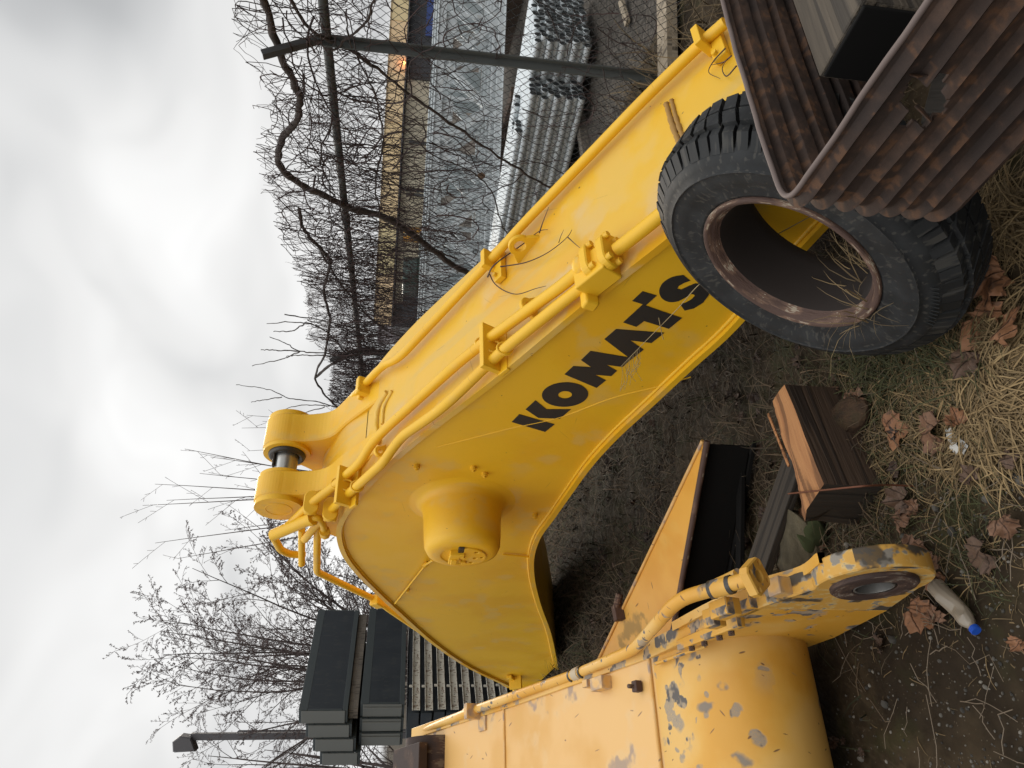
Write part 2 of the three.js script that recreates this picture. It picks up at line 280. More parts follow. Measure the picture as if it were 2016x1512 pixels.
T.dirt = texSet(1024, 2.6, (u, v) => {                // wet dark soil with grit, moss and rotted grass
  const n = fbm(u * 7, v * 7, 5, 173, 7), e = fbm(u * 60, v * 60, 3, 177, 60), m = fbm(u * 16, v * 16, 4, 181, 16), f = fbm(u * 190, v * 60, 2, 183, 0), h = hash2(u * 1024 | 0, v * 1024 | 0, 7);
  let c = mix3([0.022, 0.0150, 0.0085], [0.054, 0.038, 0.0215], e); c = mix3(c, [0.034, 0.032, 0.012], 0.6 * sstep(0.5, 0.68, m)); c = mix3(c, [0.065, 0.048, 0.028], 0.5 * sstep(0.58, 0.75, f) * sstep(0.42, 0.6, n));
  c = mix3(c, [0.014, 0.010, 0.007], 0.6 * sstep(0.5, 0.68, 1 - n)); if (h > 0.9945) c = mix3(c, [0.16, 0.135, 0.10], 0.8);
  return [...c, 0.25 + 0.5 * e + 0.2 * f, 0.88];
});
T.gravel = texSet(768, 2.2, (u, v) => {
  const n = fbm(u * 5, v * 5, 4, 193, 5), e = fbm(u * 80, v * 80, 2, 197, 80), h = fbm(u * 150, v * 150, 2, 199, 150);
  let c = mix3([0.030, 0.026, 0.022], [0.105, 0.092, 0.078], sstep(0.25, 0.75, 0.6 * e + 0.4 * h)); c = mix3(c, [0.055, 0.048, 0.040], 0.5 * sstep(0.45, 0.65, n));
  return [...c, e * 0.7 + h * 0.3, 0.9];
});
M.paint = mat(T.newPaint, { bumpScale: 0.0016 });
M.top = mat(T.topPaint, { bumpScale: 0.0014 });
M.old = mat(T.oldPaint, { bumpScale: 0.003 });
M.pale = mat(T.palePaint, { bumpScale: 0.002 });
M.rust = new THREE.MeshPhysicalMaterial({ ...T.culvert, roughness: 1, bumpScale: 0.0025, specularIntensity: 0.5 });
M.rim = mat(T.rimRust, { bumpScale: 0.003 });
M.rubber = new THREE.MeshPhysicalMaterial({ ...T.rubber, roughness: 1, bumpScale: 0.0012, specularIntensity: 0.6 });
M.greyWood = mat(T.greyWood, { bumpScale: 0.004 }); M.brownWood = mat(T.brownWood, { bumpScale: 0.004 }); M.splitWood = mat(T.splitWood, { bumpScale: 0.007 });
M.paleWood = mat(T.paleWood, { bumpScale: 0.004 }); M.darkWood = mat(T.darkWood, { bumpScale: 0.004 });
M.galv = mat(T.galv, { metalness: 0.2 }); M.form = mat(T.steelForm, { bumpScale: 0.002 }); M.face = mat(T.darkFace); M.concrete = mat(T.concrete, { bumpScale: 0.006 }); M.bark = mat(T.bark, { bumpScale: 0.003 });
M.dirt = new THREE.MeshPhysicalMaterial({ ...T.dirt, roughness: 1, bumpScale: 0.02, specularIntensity: 0.25 }); M.gravel = new THREE.MeshPhysicalMaterial({ ...T.gravel, roughness: 1, bumpScale: 0.015, specularIntensity: 0.25 });
M.eye = mat(texSet(512, 0.5, (u, v) => { const n = fbm(u * 6, v * 6, 5, 223, 6), e = fbm(u * 24, v * 24, 4, 227, 24); let c = [0.56, 0.30, 0.055]; c = mix3(c, [0.58, 0.40, 0.15], sstep(0.5, 0.65, e)); c = mix3(c, [0.19, 0.18, 0.165], 0.9 * sstep(0.55, 0.60, n * 0.5 + e * 0.5)); c = mix3(c, [0.045, 0.034, 0.022], 0.9 * sstep(0.58, 0.66, n)); return [...c, 0.5 + 0.3 * (e - 0.5), 0.5 + 0.3 * n]; }), { bumpScale: 0.002 });
M.rimIn = plain(0.022, 0.015, 0.012, { roughness: 0.9 });
M.ink = plain(0.018, 0.018, 0.017, { roughness: 0.5 });
M.nearBlack = new THREE.MeshPhysicalMaterial({ color: new THREE.Color().setRGB(0.008, 0.0075, 0.007), roughness: 0.9, specularIntensity: 0.3 });
M.fenceSteel = plain(0.075, 0.082, 0.078, { roughness: 0.6 });
M.wire = plain(0.26, 0.26, 0.25, { roughness: 0.5, metalness: 0.3 });
M.twig = plain(0.040, 0.026, 0.024, { roughness: 0.85 });
M.twigRed = plain(0.065, 0.038, 0.035, { roughness: 0.85 });
M.pin = plain(0.42, 0.42, 0.40, { roughness: 0.3, metalness: 0.8 });
M.grease = plain(0.035, 0.03, 0.024, { roughness: 0.4 });

// ------------------------------------------------------------------ ground and yard
const FD = v3(-0.31, 0, -0.95).normalize(), FN = v3(-FD.z, 0, FD.x).multiplyScalar(-1);   // the fence: along FD, FN towards us
if (FN.dot(v3(-1, 0, 0.3)) < 0) FN.negate();
const F0 = v3(2.06, 0, -4.87);
function groundH(x, z) {
  const d = (x - F0.x) * FN.x + (z - F0.z) * FN.z;                      // metres on our side of the fence
  const near = sstep(0.2, 1.2, d) * sstep(26, 14, -z);
  let h = (fbm(x * 0.9 + 40, z * 0.9 + 40, 4, 301) - 0.5) * 0.10 * near + (fbm(x * 7 + 40, z * 7 + 40, 3, 305) - 0.5) * 0.022 * near;
  h += 0.05 * near * Math.exp(-(((x + 1.0) / 1.5) ** 2 + ((z + 6.2) / 1.6) ** 2));
  return h - 0.012 * near;
}
{
  const grid = (x0, x1, z0, z1, nx, nz, f) => {
    const P = [], U = [], I = [];
    for (let j = 0; j <= nz; j++) for (let i = 0; i <= nx; i++) { const x = lerp(x0, x1, i / nx), z = lerp(z0, z1, j / nz); P.push(x, f(x, z), z); U.push(x, z); }
    for (let j = 0; j < nz; j++) for (let i = 0; i < nx; i++) { const a = j * (nx + 1) + i; I.push(a, a + nx + 1, a + 1, a + 1, a + nx + 1, a + nx + 2); }
    const g = new THREE.BufferGeometry(); g.setAttribute('position', new THREE.Float32BufferAttribute(P, 3)); g.setAttribute('uv', new THREE.Float32BufferAttribute(U, 2)); g.setIndex(I); g.computeVertexNormals(); return g;
  };
  const far = new THREE.PlaneGeometry(360, 360, 1, 1); far.rotateX(-Math.PI / 2); far.translate(0, -0.09, -120);
  { const p = far.attributes.position, u = far.attributes.uv; for (let i = 0; i < p.count; i++) u.setXY(i, p.getX(i), p.getZ(i)); }
  struct('ground', [far, grid(-9, 6, -14, 1.5, 300, 310, groundH)], M.dirt);
  // gravel yard beyond the fence
  const s = [], q = (t, o) => F0.clone().addScaledVector(FD, t).addScaledVector(FN, o);
  const A = q(-8, -0.35), B = q(60, -0.35), g = new THREE.BufferGeometry(), P = [], U = [], I = [];
  const nt = 90, no = 40;
  for (let i = 0; i <= nt; i++) for (let k = 0; k <= no; k++) { const p = q(lerp(-8, 60, (i / nt) ** 1.6), -0.35 - 45 * (k / no) ** 2); P.push(p.x, k === 0 ? -0.02 : 0.014 + 0.03 * (fbm(p.x * 1.3 + 70, p.z * 1.3 + 90, 3, 311) - 0.5), p.z); U.push(p.x, p.z); }
  for (let i = 0; i < nt; i++) for (let k = 0; k < no; k++) { const a = i * (no + 1) + k; I.push(a, a + 1, a + no + 1, a + 1, a + no + 2, a + no + 1); }
  g.setAttribute('position', new THREE.Float32BufferAttribute(P, 3)); g.setAttribute('uv', new THREE.Float32BufferAttribute(U, 2)); g.setIndex(I); g.computeVertexNormals();
  if (g.attributes.normal.getY(200) < 0) { g.setIndex(I.map((_, k) => I[k - k % 3 + [0, 2, 1][k % 3]])); g.computeVertexNormals(); }
  struct('gravel_yard', g, M.gravel);
}

// ------------------------------------------------------------------ the big excavator boom
const AL = 54.5 * Math.PI / 180, HB = v3(Math.cos(AL), 0, Math.sin(AL)), NB = v3(-Math.sin(AL), 0, Math.cos(AL));
const PB = at(1090, 840, 3.6), OB = v3(PB.x, 0, PB.z), WB = 0.75;
const boomAt = (x, y, w = 0) => { const p = onPlane(x, y, OB.clone().addScaledVector(NB, -w), NB).sub(OB); return [p.dot(HB), p.y]; };
const boomLocal = (p) => { const q = p.clone().sub(OB); return v3(q.dot(HB), q.y, q.dot(NB)); };
const boom = thing('excavator_boom', 'big bright yellow cranked excavator boom with black KOMATSU lettering, lying on its two ends', 'excavator boom', OB, -AL);
{
  const img = (a, w = 0) => a.map(([x, y]) => boomAt(x, y, w));
  // profiles of the top and the bottom plates, from the left foot over the hump to the right end
  const topI = [[1010, 1358], [920, 1315], [850, 1268], [800, 1225], [740, 1170], [700, 1130], [674, 1095], [663, 1062], [663, 1040], [676, 1012], [720, 955], [800, 880], [980, 740], [1160, 590], [1300, 480]];
  const botI = [[1105, 1318], [1080, 1245], [1060, 1190], [1047, 1135], [1047, 1092], [1060, 1055], [1085, 1020], [1120, 970], [1160, 915], [1210, 860], [1280, 795], [1360, 720], [1435, 652], [1571, 498]];
  let top = img(topI), bot = img(botI);
  { const a = top[0], b = top[2], d = [a[0] - b[0], a[1] - b[1]], k = (a[1] - 0.16) / (-d[1]); top.unshift([a[0] + d[0] * k, 0.16]); }
  { const a = top[top.length - 1], b = top[top.length - 4], l = Math.hypot(a[0] - b[0], a[1] - b[1]), d = [(a[0] - b[0]) / l, (a[1] - b[1]) / l]; top.push([a[0] + d[0] * 0.62, a[1] + d[1] * 0.62]); }
  { const a = bot[bot.length - 1], b = bot[bot.length - 3], l = Math.hypot(a[0] - b[0], a[1] - b[1]); bot.push([a[0] + (a[0] - b[0]) / l * 0.36, a[1] + (a[1] - b[1]) / l * 0.36]); }
  { const a = bot[0], b = bot[1], d = [a[0] - b[0], a[1] - b[1]], k = (a[1] - 0.03) / Math.max(0.02, -d[1]); if (a[1] > 0.03) bot.unshift([a[0] + d[0] * k, 0.03]); else bot[0][1] = 0.03; }
  
  top = smooth2(top, 90); bot = smooth2(bot, 80);
  const TOPY = (s) => { for (let i = 0; i < top.length - 1; i++) if (s >= top[i][0] && s <= top[i + 1][0]) return lerp(top[i][1], top[i + 1][1], (s - top[i][0]) / (top[i + 1][0] - top[i][0] + 1e-9)); return s < top[0][0] ? top[0][1] : top[top.length - 1][1]; };
  // on(x, y, h): the point seen at (x, y) that hovers h above the top plate
  const on = (x, y, h = 0.05) => { let lo = -0.2, hi = WB + 0.5; for (let k = 0; k < 40; k++) { const w = (lo + hi) / 2, [s, yy] = boomAt(x, y, w); (yy > TOPY(s) + h) ? lo = w : hi = w; } const w = (lo + hi) / 2, [s, yy] = boomAt(x, y, w); return v3(s, yy, -w); };
  const inset = 0.022, plates = [];
  const web = [...bot.map(p => [p[0], p[1] + 0.012]), ...[...top].reverse().map(p => [p[0], p[1] - 0.014])];
  mesh('side_plate', extr(web, 0.024, -0.024 - inset, 0), M.paint, boom);
  mesh('side_plate', extr(web, 0.024, -WB + inset, 0), M.paint, boom);
  mesh('top_plate', ribbon(top, 0.03, -WB, 0), M.top, boom);
  mesh('bottom_plate', ribbon(bot.map(p => [p[0], p[1] + 0.012]), 0.03, -WB - 0.004, 0.006), M.paint, boom);
  // weld beads in the corners between plates
  const bead = (pr, off, r = 0.0075) => { const R = rng(7); return tube(pr.map(p => v3(p[0], p[1] + off, -inset + 0.001)), pr.map(() => r * (0.85 + 0.4 * R())), 7); };
  mesh('weld_bead', [bead(top, -0.034), bead(bot, 0.018)], M.paint, boom);
  // butt welds where the plates of the side are joined, standing a hair proud
  const seam = (pts) => tube(smooth(pts.map(([x, y]) => { const [s, yy] = boomAt(x, y, inset); return v3(s, yy, -inset + 0.0005); }), 24), 0.0035, 6);
  mesh('weld_seam', [seam([[1360, 742], [1290, 762], [1210, 782], [1100, 822], [1010, 842], [860, 880]])], M.paint, boom);
  // end plate at the right end and pin boss at the foot
  const te = top[top.length - 1], be = bot[bot.length - 1];
  mesh('end_plate', bx(0.03, Math.hypot(te[0] - be[0], te[1] - be[1]) - 0.05, WB - 0.06, (te[0] + be[0]) / 2 - 0.02, (te[1] + be[1]) / 2, -WB / 2, 0, 0, Math.atan2(te[1] - be[1], te[0] - be[0]) - Math.PI / 2), M.paint, boom);
  mesh('foot_boss', [cyl(0.15, WB + 0.12, top[0][0] + 0.12, 0.155, -WB / 2, Math.PI / 2, 0, 0, 32)], M.paint, boom);
  // weld scars across the top plate
  const scar = (a, w = 0.012) => { const p = smooth(a.map(([x, y]) => on(x, y, 0.004)), 20); return tube(p, p.map((_, i) => w * (0.8 + 0.5 * hash2(i, 3, 9))), 7); };
  mesh('weld_seam', [scar([[762, 772], [747, 800], [742, 835], [748, 872]], 0.013), scar([[772, 770], [757, 800], [753, 835]], 0.009)], M.top, boom);
  mesh('weld_seam', [scar([[1312, 205], [1322, 240], [1340, 290]], 0.010), scar([[1322, 198], [1333, 238], [1349, 282]], 0.008)], plain(0.34, 0.19, 0.05, { roughness: 0.8 }), boom);

  // lettering on the near side plate
  const L = (a) => a.map(([X, Y]) => boomAt(980 + X / 4.383, 520 + Y / 4.383, inset));
  const letter = (o, h = []) => mesh('letter', extr(L(o), 0.0016, -inset + 0.0006, 0, h.map(L)), M.ink, boom);
  const ell = (cx, cy, rx, ry, rot, n = 40) => Array.from({ length: n }, (_, k) => { const a = k / n * 2 * Math.PI, c = Math.cos(a) * rx, s = Math.sin(a) * ry; return [cx + c * Math.cos(rot) - s * Math.sin(rot), cy + c * Math.sin(rot) + s * Math.cos(rot)]; });
  mesh('letter', mergeGeometries([extr(L([[120, 1360], [185, 1293], [490, 1380], [408, 1445]]), 0.0016, -inset + 0.0006, 0), extr(L([[240, 1250], [325, 1173], [420, 1250], [630, 1250], [535, 1331], [350, 1324]]), 0.0016, -inset + 0.0008, 0)].map(norm)), M.ink, boom);
  letter(ell(580, 1123, 200, 105, -0.04), [ell(580, 1125, 60, 32, -0.04, 24)]);
  letter([[575, 948], [652, 878], [808, 888], [718, 825], [800, 747], [1122, 801], [1140, 826], [1075, 885], [935, 865], [1028, 918], [980, 963], [838, 952], [933, 1000], [852, 1065]]);
  letter([[920, 645], [1020, 558], [1437, 590], [1325, 678], [1140, 655], [1258, 735], [1144, 826], [1124, 800]]);
  mesh('letter', mergeGeometries([extr(L([[1160, 315], [1248, 232], [1372, 268], [1278, 352]]), 0.0016, -inset + 0.0006, 0), extr(L([[1250, 346], [1588, 462], [1475, 555], [1262, 488], [1195, 538], [1082, 500]]), 0.0016, -inset + 0.0008, 0)].map(norm)), M.ink, boom);
  const S = smooth2([[1600, 92], [1500, 112], [1420, 165], [1392, 230], [1412, 288], [1470, 322], [1545, 320], [1620, 285], [1672, 256], [1698, 266], [1676, 296], [1620, 330], [1572, 344]], 50);
  letter([...S, [1612, 398], [1690, 380], [1770, 330], [1820, 265], [1818, 205], [1770, 168], [1700, 165], [1640, 190], [1580, 218], [1548, 210], [1560, 185], [1610, 158], [1660, 140]]);
  letter([[1655, 20], [1745, -60], [1990, 40], [2060, 30], [2110, -30], [2000, -105], [1900, -150], [1985, -225], [2120, -165], [2230, -75], [2200, 40], [2080, 140], [1960, 150], [1850, 100]]);

  // the round pin boss on the side
  const [bs, by] = boomAt(910, 990, inset);
  const bossProf = [[0.30, 0], [0.262, 0.004], [0.235, 0.018], [0.222, 0.05], [0.214, 0.11], [0.211, 0.20], [0.206, 0.255], [0.190, 0.285], [0.160, 0.300], [0.118, 0.303], [0.118, 0.297], [0, 0.297]].map(p => new THREE.Vector2(p[0] * 0.98, p[1] * 1.02));
  mesh('pin_boss', xf(new THREE.LatheGeometry(bossProf, 56), bs, by, -inset, Math.PI / 2, 0, 0), M.paint, boom);
  const capZ = -inset + 0.304;
  mesh('cap_plate', [extr([...circ(bs, by - 0.02, 0.108, 30, Math.PI * 0.95, Math.PI * 2.05)], 0.014, capZ, 0.003, [circ(bs - 0.01, by - 0.07, 0.011, 12), circ(bs + 0.065, by - 0.07, 0.011, 12), circ(bs - 0.068, by - 0.055, 0.010, 12), circ(bs + 0.0, by - 0.105, 0.009, 12)])], M.paint, boom);
  mesh('lock_plate', [bx(0.115, 0.055, 0.03, bs - 0.02, by + 0.042, capZ + 0.01), bx(0.06, 0.032, 0.012, bs - 0.035, by + 0.042, capZ + 0.027), bx(0.03, 0.075, 0.034, bs + 0.045, by + 0.03, capZ + 0.012)], M.paint, boom);
  mesh('bolt', [hexBolt(0.016, 0.024, bs - 0.055, by - 0.012, capZ + 0.014, Math.PI / 2)], M.paint, boom);
  mesh('bolt', [hexBolt(0.014, 0.02, bs + 0.01, by + 0.0, capZ + 0.014, Math.PI / 2)], M.paint, boom);
  mesh('greased_slot', [bx(0.085, 0.03, 0.02, bs + 0.075, by + 0.012, capZ + 0.004)], M.grease, boom);
  // bolts standing on the side plate
  for (const [x, y] of [[821, 916], [932, 919], [954, 931], [1053, 1012]]) { const [s, yy] = boomAt(x, y, inset); mesh('bolt', [hexBolt(0.016, 0.022, s, yy, -inset + 0.01, Math.PI / 2), cyl(0.008, 0.034, s, yy, -inset + 0.015, Math.PI / 2)], M.paint, boom); }
  // thin grease line
  const gl = [[852, 1103], [838, 1112], [800, 1160], [778, 1188]].map(([x, y], i) => { const [s, yy] = boomAt(x, y, i ? inset - 0.02 : -0.2); return v3(s, yy, i ? -inset + 0.02 : 0.2); });
  mesh('grease_line', [tube(fillet(gl, 0.05), 0.007, 8), cyl(0.016, 0.035, gl[1].x, gl[1].y, gl[1].z, 0.5, 0, 0.6, 8)], M.paint, boom);
  mesh('line_clip', [bx(0.03, 0.02, 0.03, boomAt(803, 1160, inset)[0], boomAt(803, 1160, inset)[1], -inset + 0.01)], M.paint, boom);
  const gl2 = [[990, 1088], [1050, 1094]].map(([x, y]) => { const [s, yy] = boomAt(x, y, inset); return v3(s, yy, -inset + 0.012); });
  mesh('grease_line', [tube(gl2, 0.006, 8)], M.paint, boom);

  // the two lugs on the hump and the pin between them
  const lugR = 0.145, w1 = [0.11, 0.31], w2 = [0.47, 0.71];
  const e1 = boomAt(549, 1003, w1[0]), e2 = e1;
  const lugShape = (rr) => {
    const right = [[593, 962], [640, 955], [676, 985]].map(([x, y]) => boomAt(x, y, w1[0]));
    const left = [[674, 1100], [640, 1094], [585, 1090]].map(([x, y]) => boomAt(x, y, w1[0]));
    const c = circ(e1[0], e1[1], rr, 30, -0.12, Math.PI * 1.08);
    const pr = smooth2([[e1[0] + rr * 0.99, e1[1] - 0.02], [e1[0] + rr * 1.0, e1[1] - 0.12], [e1[0] + rr * 1.35, e1[1] - 0.25], [e1[0] + rr * 2.5, TOPY(e1[0] + rr * 2.5) + 0.075], [e1[0] + rr * 4.6, TOPY(e1[0] + rr * 4.6) - 0.01]], 24).reverse();
    const b = [[e1[0] + rr * 3.6, TOPY(e1[0] + rr * 3.6) - 0.05], [e1[0], TOPY(e1[0]) - 0.06], [e1[0] - 0.60, TOPY(e1[0] - 0.60) - 0.06]];
    return [...c, ...smooth2([[e1[0] - rr * 1.02, e1[1] - rr * 0.35], [e1[0] - rr * 1.55, e1[1] - 0.13], [e1[0] - rr * 2.6, e1[1] - 0.24], [e1[0] - rr * 3.3, TOPY(e1[0] - rr * 3.3) + 0.03], [e1[0] - 0.62, TOPY(e1[0] - 0.62) - 0.01]], 18), ...b.reverse(), ...pr];
  };
  
  mesh('lug', [extr(lugShape(lugR), w1[1] - w1[0] - 0.05, -w1[1] + 0.02, 0.008), cyl(lugR - 0.006, w1[1] - w1[0], e1[0], e1[1], -(w1[0] + w1[1]) / 2, Math.PI / 2, 0, 0, 40)], M.paint, boom);
  mesh('lug', [extr(lugShape(lugR), w2[1] - w2[0] - 0.05, -w2[1] + 0.03, 0.008), cyl(lugR - 0.006, w2[1] - w2[0], e1[0], e1[1], -(w2[0] + w2[1]) / 2, Math.PI / 2, 0, 0, 40), cyl(lugR - 0.004, 0.012, e1[0], e1[1], -w2[0] - 0.09, Math.PI / 2, 0, 0, 40)], M.paint, boom);
  mesh('pin', [cyl(0.068, w2[0] - w1[1] + 0.08, e1[0], e1[1], -(w1[1] + w2[0]) / 2, Math.PI / 2, 0, 0, 28)], M.pin, boom);
  mesh('grease_ring', [xf(new THREE.TorusGeometry(0.088, 0.022, 10, 36), e1[0], e1[1], -w2[0] + 0.002), xf(new THREE.TorusGeometry(0.078, 0.010, 8, 36), e1[0], e1[1], -w1[1] - 0.006), bx(0.05, 0.012, 0.1, e1[0] + 0.03, e1[1] + 0.066, -w2[0] + 0.05)], M.grease, boom);
  mesh('lug_ring', [xf(new THREE.TorusGeometry(0.075, 0.0025, 6, 40), e1[0], e1[1], -w1[0])], M.paint, boom);
  // gusset between the lugs
  mesh('gusset', [ribbon(smooth2([[e1[0] - 0.30, e1[1] - 0.20], [e1[0] - 0.05, e1[1] - 0.21], [e1[0] + 0.12, e1[1] - 0.27], [e1[0] + 0.34, TOPY(e1[0] + 0.30) + 0.05], [e1[0] + 0.5, TOPY(e1[0] + 0.5) + 0.004]], 16), 0.03, -w2[0] - 0.03, -w1[1] + 0.03)], M.top, boom);

  // oil pipes along the top
  const onW = (x, y, h, w) => { if (w === undefined) return on(x, y, h); const [s, yy] = boomAt(x, y, w); return v3(s, yy, -w); };
  const pipe = (a, r, h = 0.05, rad = 0.12) => tube(fillet(a.map(([x, y, hh, w]) => onW(x, y, hh ?? h, w)), rad), r, 14);
  const R1 = 0.023;
  const farP = [[655, 840, 0.02], [661, 815], [690, 787], [742, 731], [757, 718], [785, 706], [965, 514], [1025, 446], [1272, 190], [1382, 84], [1428, 44]].map(([x, y, h]) => [x, y, h ?? 0.055]);
  mesh('oil_pipe', pipe(farP, 0.0215, 0.055), M.paint, boom);
  const p1 = [[1147, 528, 0.085], [1108, 561, 0.085], [1043, 608, 0.06], [945, 680], [900, 716], [757, 846], [731, 874], [710, 910], [660, 955, 0, 0.10], [615, 989, 0, 0.055], [566, 1037, 0, 0.03], [536, 1057, 0, 0.02]];
  mesh('oil_pipe', pipe(p1, 0.024, 0.058), M.paint, boom);
  const p2 = [[1156, 556, 0.05], [989, 690, 0.05], [871, 804, 0.05], [793, 858], [773, 883], [755, 910], [734, 929], [701, 959], [660, 996, 0, 0.025], [625, 1030, 0, 0.03], [600, 1062, 0, 0.06]];
  mesh('oil_pipe', pipe(p2, 0.0235, 0.05), M.paint, boom);
  const p3 = [[1214, 492, 0.06], [1290, 432, 0.06], [1360, 372, 0.06]];
  mesh('oil_pipe', pipe(p3, 0.026, 0.06), M.paint, boom);
  // sleeve, union and elbow by the lugs
  mesh('hose_sleeve', [pipe([[538, 1053, 0, 0.0], [613, 1021, 0, -0.01]], 0.034)], M.paint, boom);
  mesh('elbow', [pipe([[606, 1024, 0, -0.01], [627, 1018, 0, -0.01], [637, 1034, 0, 0.0], [638, 1048, 0, 0.03]], 0.02, 0.1, 0.05), tube([onW(610, 1023, 0, -0.01), onW(617, 1020, 0, -0.01)], 0.041, 8), tube([onW(639, 1045, 0, 0.01), onW(640, 1052, 0, 0.03)], 0.032, 8)], M.paint, boom);
  const drop = (a, r) => tube(fillet(a.map(([x, y, w]) => { const [s, yy] = boomAt(x, y, w); return v3(s, yy, -w); }), 0.03, 5), r, 12);
  mesh('oil_pipe', [drop([[594, 1042, 0.1], [594, 1090, 0.06], [594, 1112, 0.02]], 0.0215)], M.paint, boom);
  mesh('oil_pipe', [drop([[625, 1030, 0.08], [624, 1100, 0.06], [624, 1126, 0.05], [744, 1183, 0.08], [765, 1199, 0.08], [848, 1256, 0.1], [1000, 1350, 0.12]], 0.023)], M.paint, boom);
  mesh('oil_pipe', [drop([[538, 1056, 0.12], [552, 1082, 0.12], [570, 1091, 0.13], [600, 1093, 0.14]], 0.024)], M.paint, boom);
  // clamp blocks, flanges, brackets
  const dirS = (a, b) => Math.atan2(b.y - a.y, b.x - a.x);
  const clamp2 = (x, y, wide, x2, y2, thick = 0.028, wa, wb) => { const a = onW(x, y, 0.05, wa), b = onW(x2, y2, 0.05, wb), th = dirS(a, on(x + 40, y - 36, 0.05)); const c = a.clone().add(b).multiplyScalar(0.5);
    mesh('pipe_clamp', [bx(thick, 0.10, wide, c.x, c.y, c.z, 0, 0, th), bx(thick + 0.035, 0.02, wide + 0.02, c.x, c.y - 0.055, c.z, 0, 0, th)], M.paint, boom);
    for (const q of [a, b, a.clone().lerp(b, 0.5)]) mesh('clamp_ring', [xf(new THREE.TorusGeometry(0.031, 0.006, 8, 22), q.x + Math.cos(th) * 0.02, q.y + Math.sin(th) * 0.02, q.z + (q === a || q === b ? 0 : 0.001), 0, Math.PI / 2, th)], M.paint, boom).visible = true; };
  clamp2(945, 681, 0.23, 988, 691); clamp2(660, 955, 0.22, 699, 960, 0.028, 0.10, undefined);
  const clamp1 = (x, y) => { const a = on(x, y, 0.055), th = dirS(a, on(x + 40, y - 40, 0.055)); mesh('pipe_clamp', [bx(0.03, 0.085, 0.10, a.x, a.y + 0.002, a.z, 0, 0, th), bx(0.055, 0.03, 0.17, a.x + 0.012, a.y - 0.042, a.z + 0.04, 0, 0, th)], M.paint, boom); mesh('bolt', [hexBolt(0.011, 0.02, a.x + 0.012, a.y - 0.02, a.z + 0.095, 0, 0, th)], M.paint, boom); };
  clamp1(965, 514); clamp1(1385, 80);
  const flange = (x, y, h, r = 0.04, t = 0.03, w) => { const a = onW(x, y, h, w), th = dirS(a, on(x + 40, y - 36, h)); const g = (dx) => xf(extr([...circ(0, 0.03, r, 14, 0, Math.PI), ...circ(0, -0.03, r, 14, Math.PI, 2 * Math.PI)], t, -t / 2, 0.005), a.x + Math.cos(th) * dx, a.y + Math.sin(th) * dx, a.z, 0, Math.PI / 2, 0).applyMatrix4(new THREE.Matrix4()); 
    const grp = (dx) => { const e = extr([...circ(0, 0.03, r, 14, 0, Math.PI), ...circ(0, -0.03, r, 14, Math.PI, 2 * Math.PI)], t, -t / 2, 0.005); const q = new THREE.Matrix4().makeRotationX(Math.PI / 2), w = new THREE.Matrix4().makeRotationY(Math.PI / 2), zz = new THREE.Matrix4().makeRotationZ(th); e.applyMatrix4(q); e.applyMatrix4(new THREE.Matrix4().makeRotationZ(Math.PI / 2)); e.applyMatrix4(zz); e.translate(a.x + Math.cos(th) * dx, a.y + Math.sin(th) * dx, a.z); return e; };
    mesh('pipe_flange', [grp(0)], M.paint, boom);
    for (const [k, up] of [[-1, 1], [1, 1], [-1, -1], [1, -1]]) mesh('bolt', [hexBolt(0.013, 0.02, a.x + Math.cos(th) * (t / 2 + 0.008) - Math.sin(th) * 0.024 * up, a.y + Math.sin(th) * (t / 2 + 0.008) + Math.cos(th) * 0.024 * up, a.z + k * (r + 0.006), 0, 0, th + Math.PI / 2)], M.paint, boom);
    return a; };
  flange(1163, 515, 0.085, 0.045, 0.036); flange(1196, 497, 0.075, 0.045, 0.036);
  { const a = on(1175, 540, 0.055), b = on(1178, 520, 0.05), th = dirS(a, on(1215, 504, 0.055)); mesh('valve_block', [bx(0.15, 0.10, 0.12, a.x - 0.005, a.y - 0.004, a.z - 0.02, 0, 0, th, 0.008), bx(0.05, 0.06, 0.08, a.x - 0.09, a.y + 0.01, a.z + 0.04, 0, 0, th + 0.3, 0.012)], M.paint, boom); const d = on(1150, 522, 0.085); mesh('pipe_socket', [xf(new THREE.SphereGeometry(0.046, 20, 14), d.x, d.y, d.z)], M.paint, boom); }
  flange(613, 990, 0, 0.042, 0.026, 0.055); flange(651, 1003, 0, 0.042, 0.026, 0.025);
  { const a = on(1203, 476, 0.03); mesh('pipe_flange', [bx(0.02, 0.08, 0.05, a.x, a.y, a.z, 0, 0, -0.4)], M.paint, boom); mesh('bolt', [hexBolt(0.013, 0.02, a.x - 0.018, a.y + 0.02, a.z, 0, 0, 1.2)], M.paint, boom); mesh('bolt', [hexBolt(0.013, 0.02, a.x - 0.018, a.y - 0.02, a.z + 0.02, 0, 0, 1.2)], M.paint, boom); }
  // lifting eyes and stubs on the top plate
  const eye = (x, y, r, turn, hole = 0.5) => { const a = on(x, y, 0.0), s = extr([[-r * 1.7, 0], [r * 1.7, 0], ...circ(0, r * 1.05, r, 20, 0, Math.PI)], 0.02, -0.01, 0.003, [circ(0, r * 1.05, r * hole, 16)]); s.rotateY(turn); const sl = Math.atan2(TOPY(a.x + 0.1) - TOPY(a.x - 0.1), 0.2); s.rotateZ(sl); s.translate(a.x, a.y - 0.004, a.z); mesh('lifting_eye', s, M.paint, boom); };
  eye(1040, 492, 0.05, 0.25); eye(1055, 612, 0.042, Math.PI / 2, 0.4); eye(757, 893, 0.03, Math.PI / 2, 0.35);
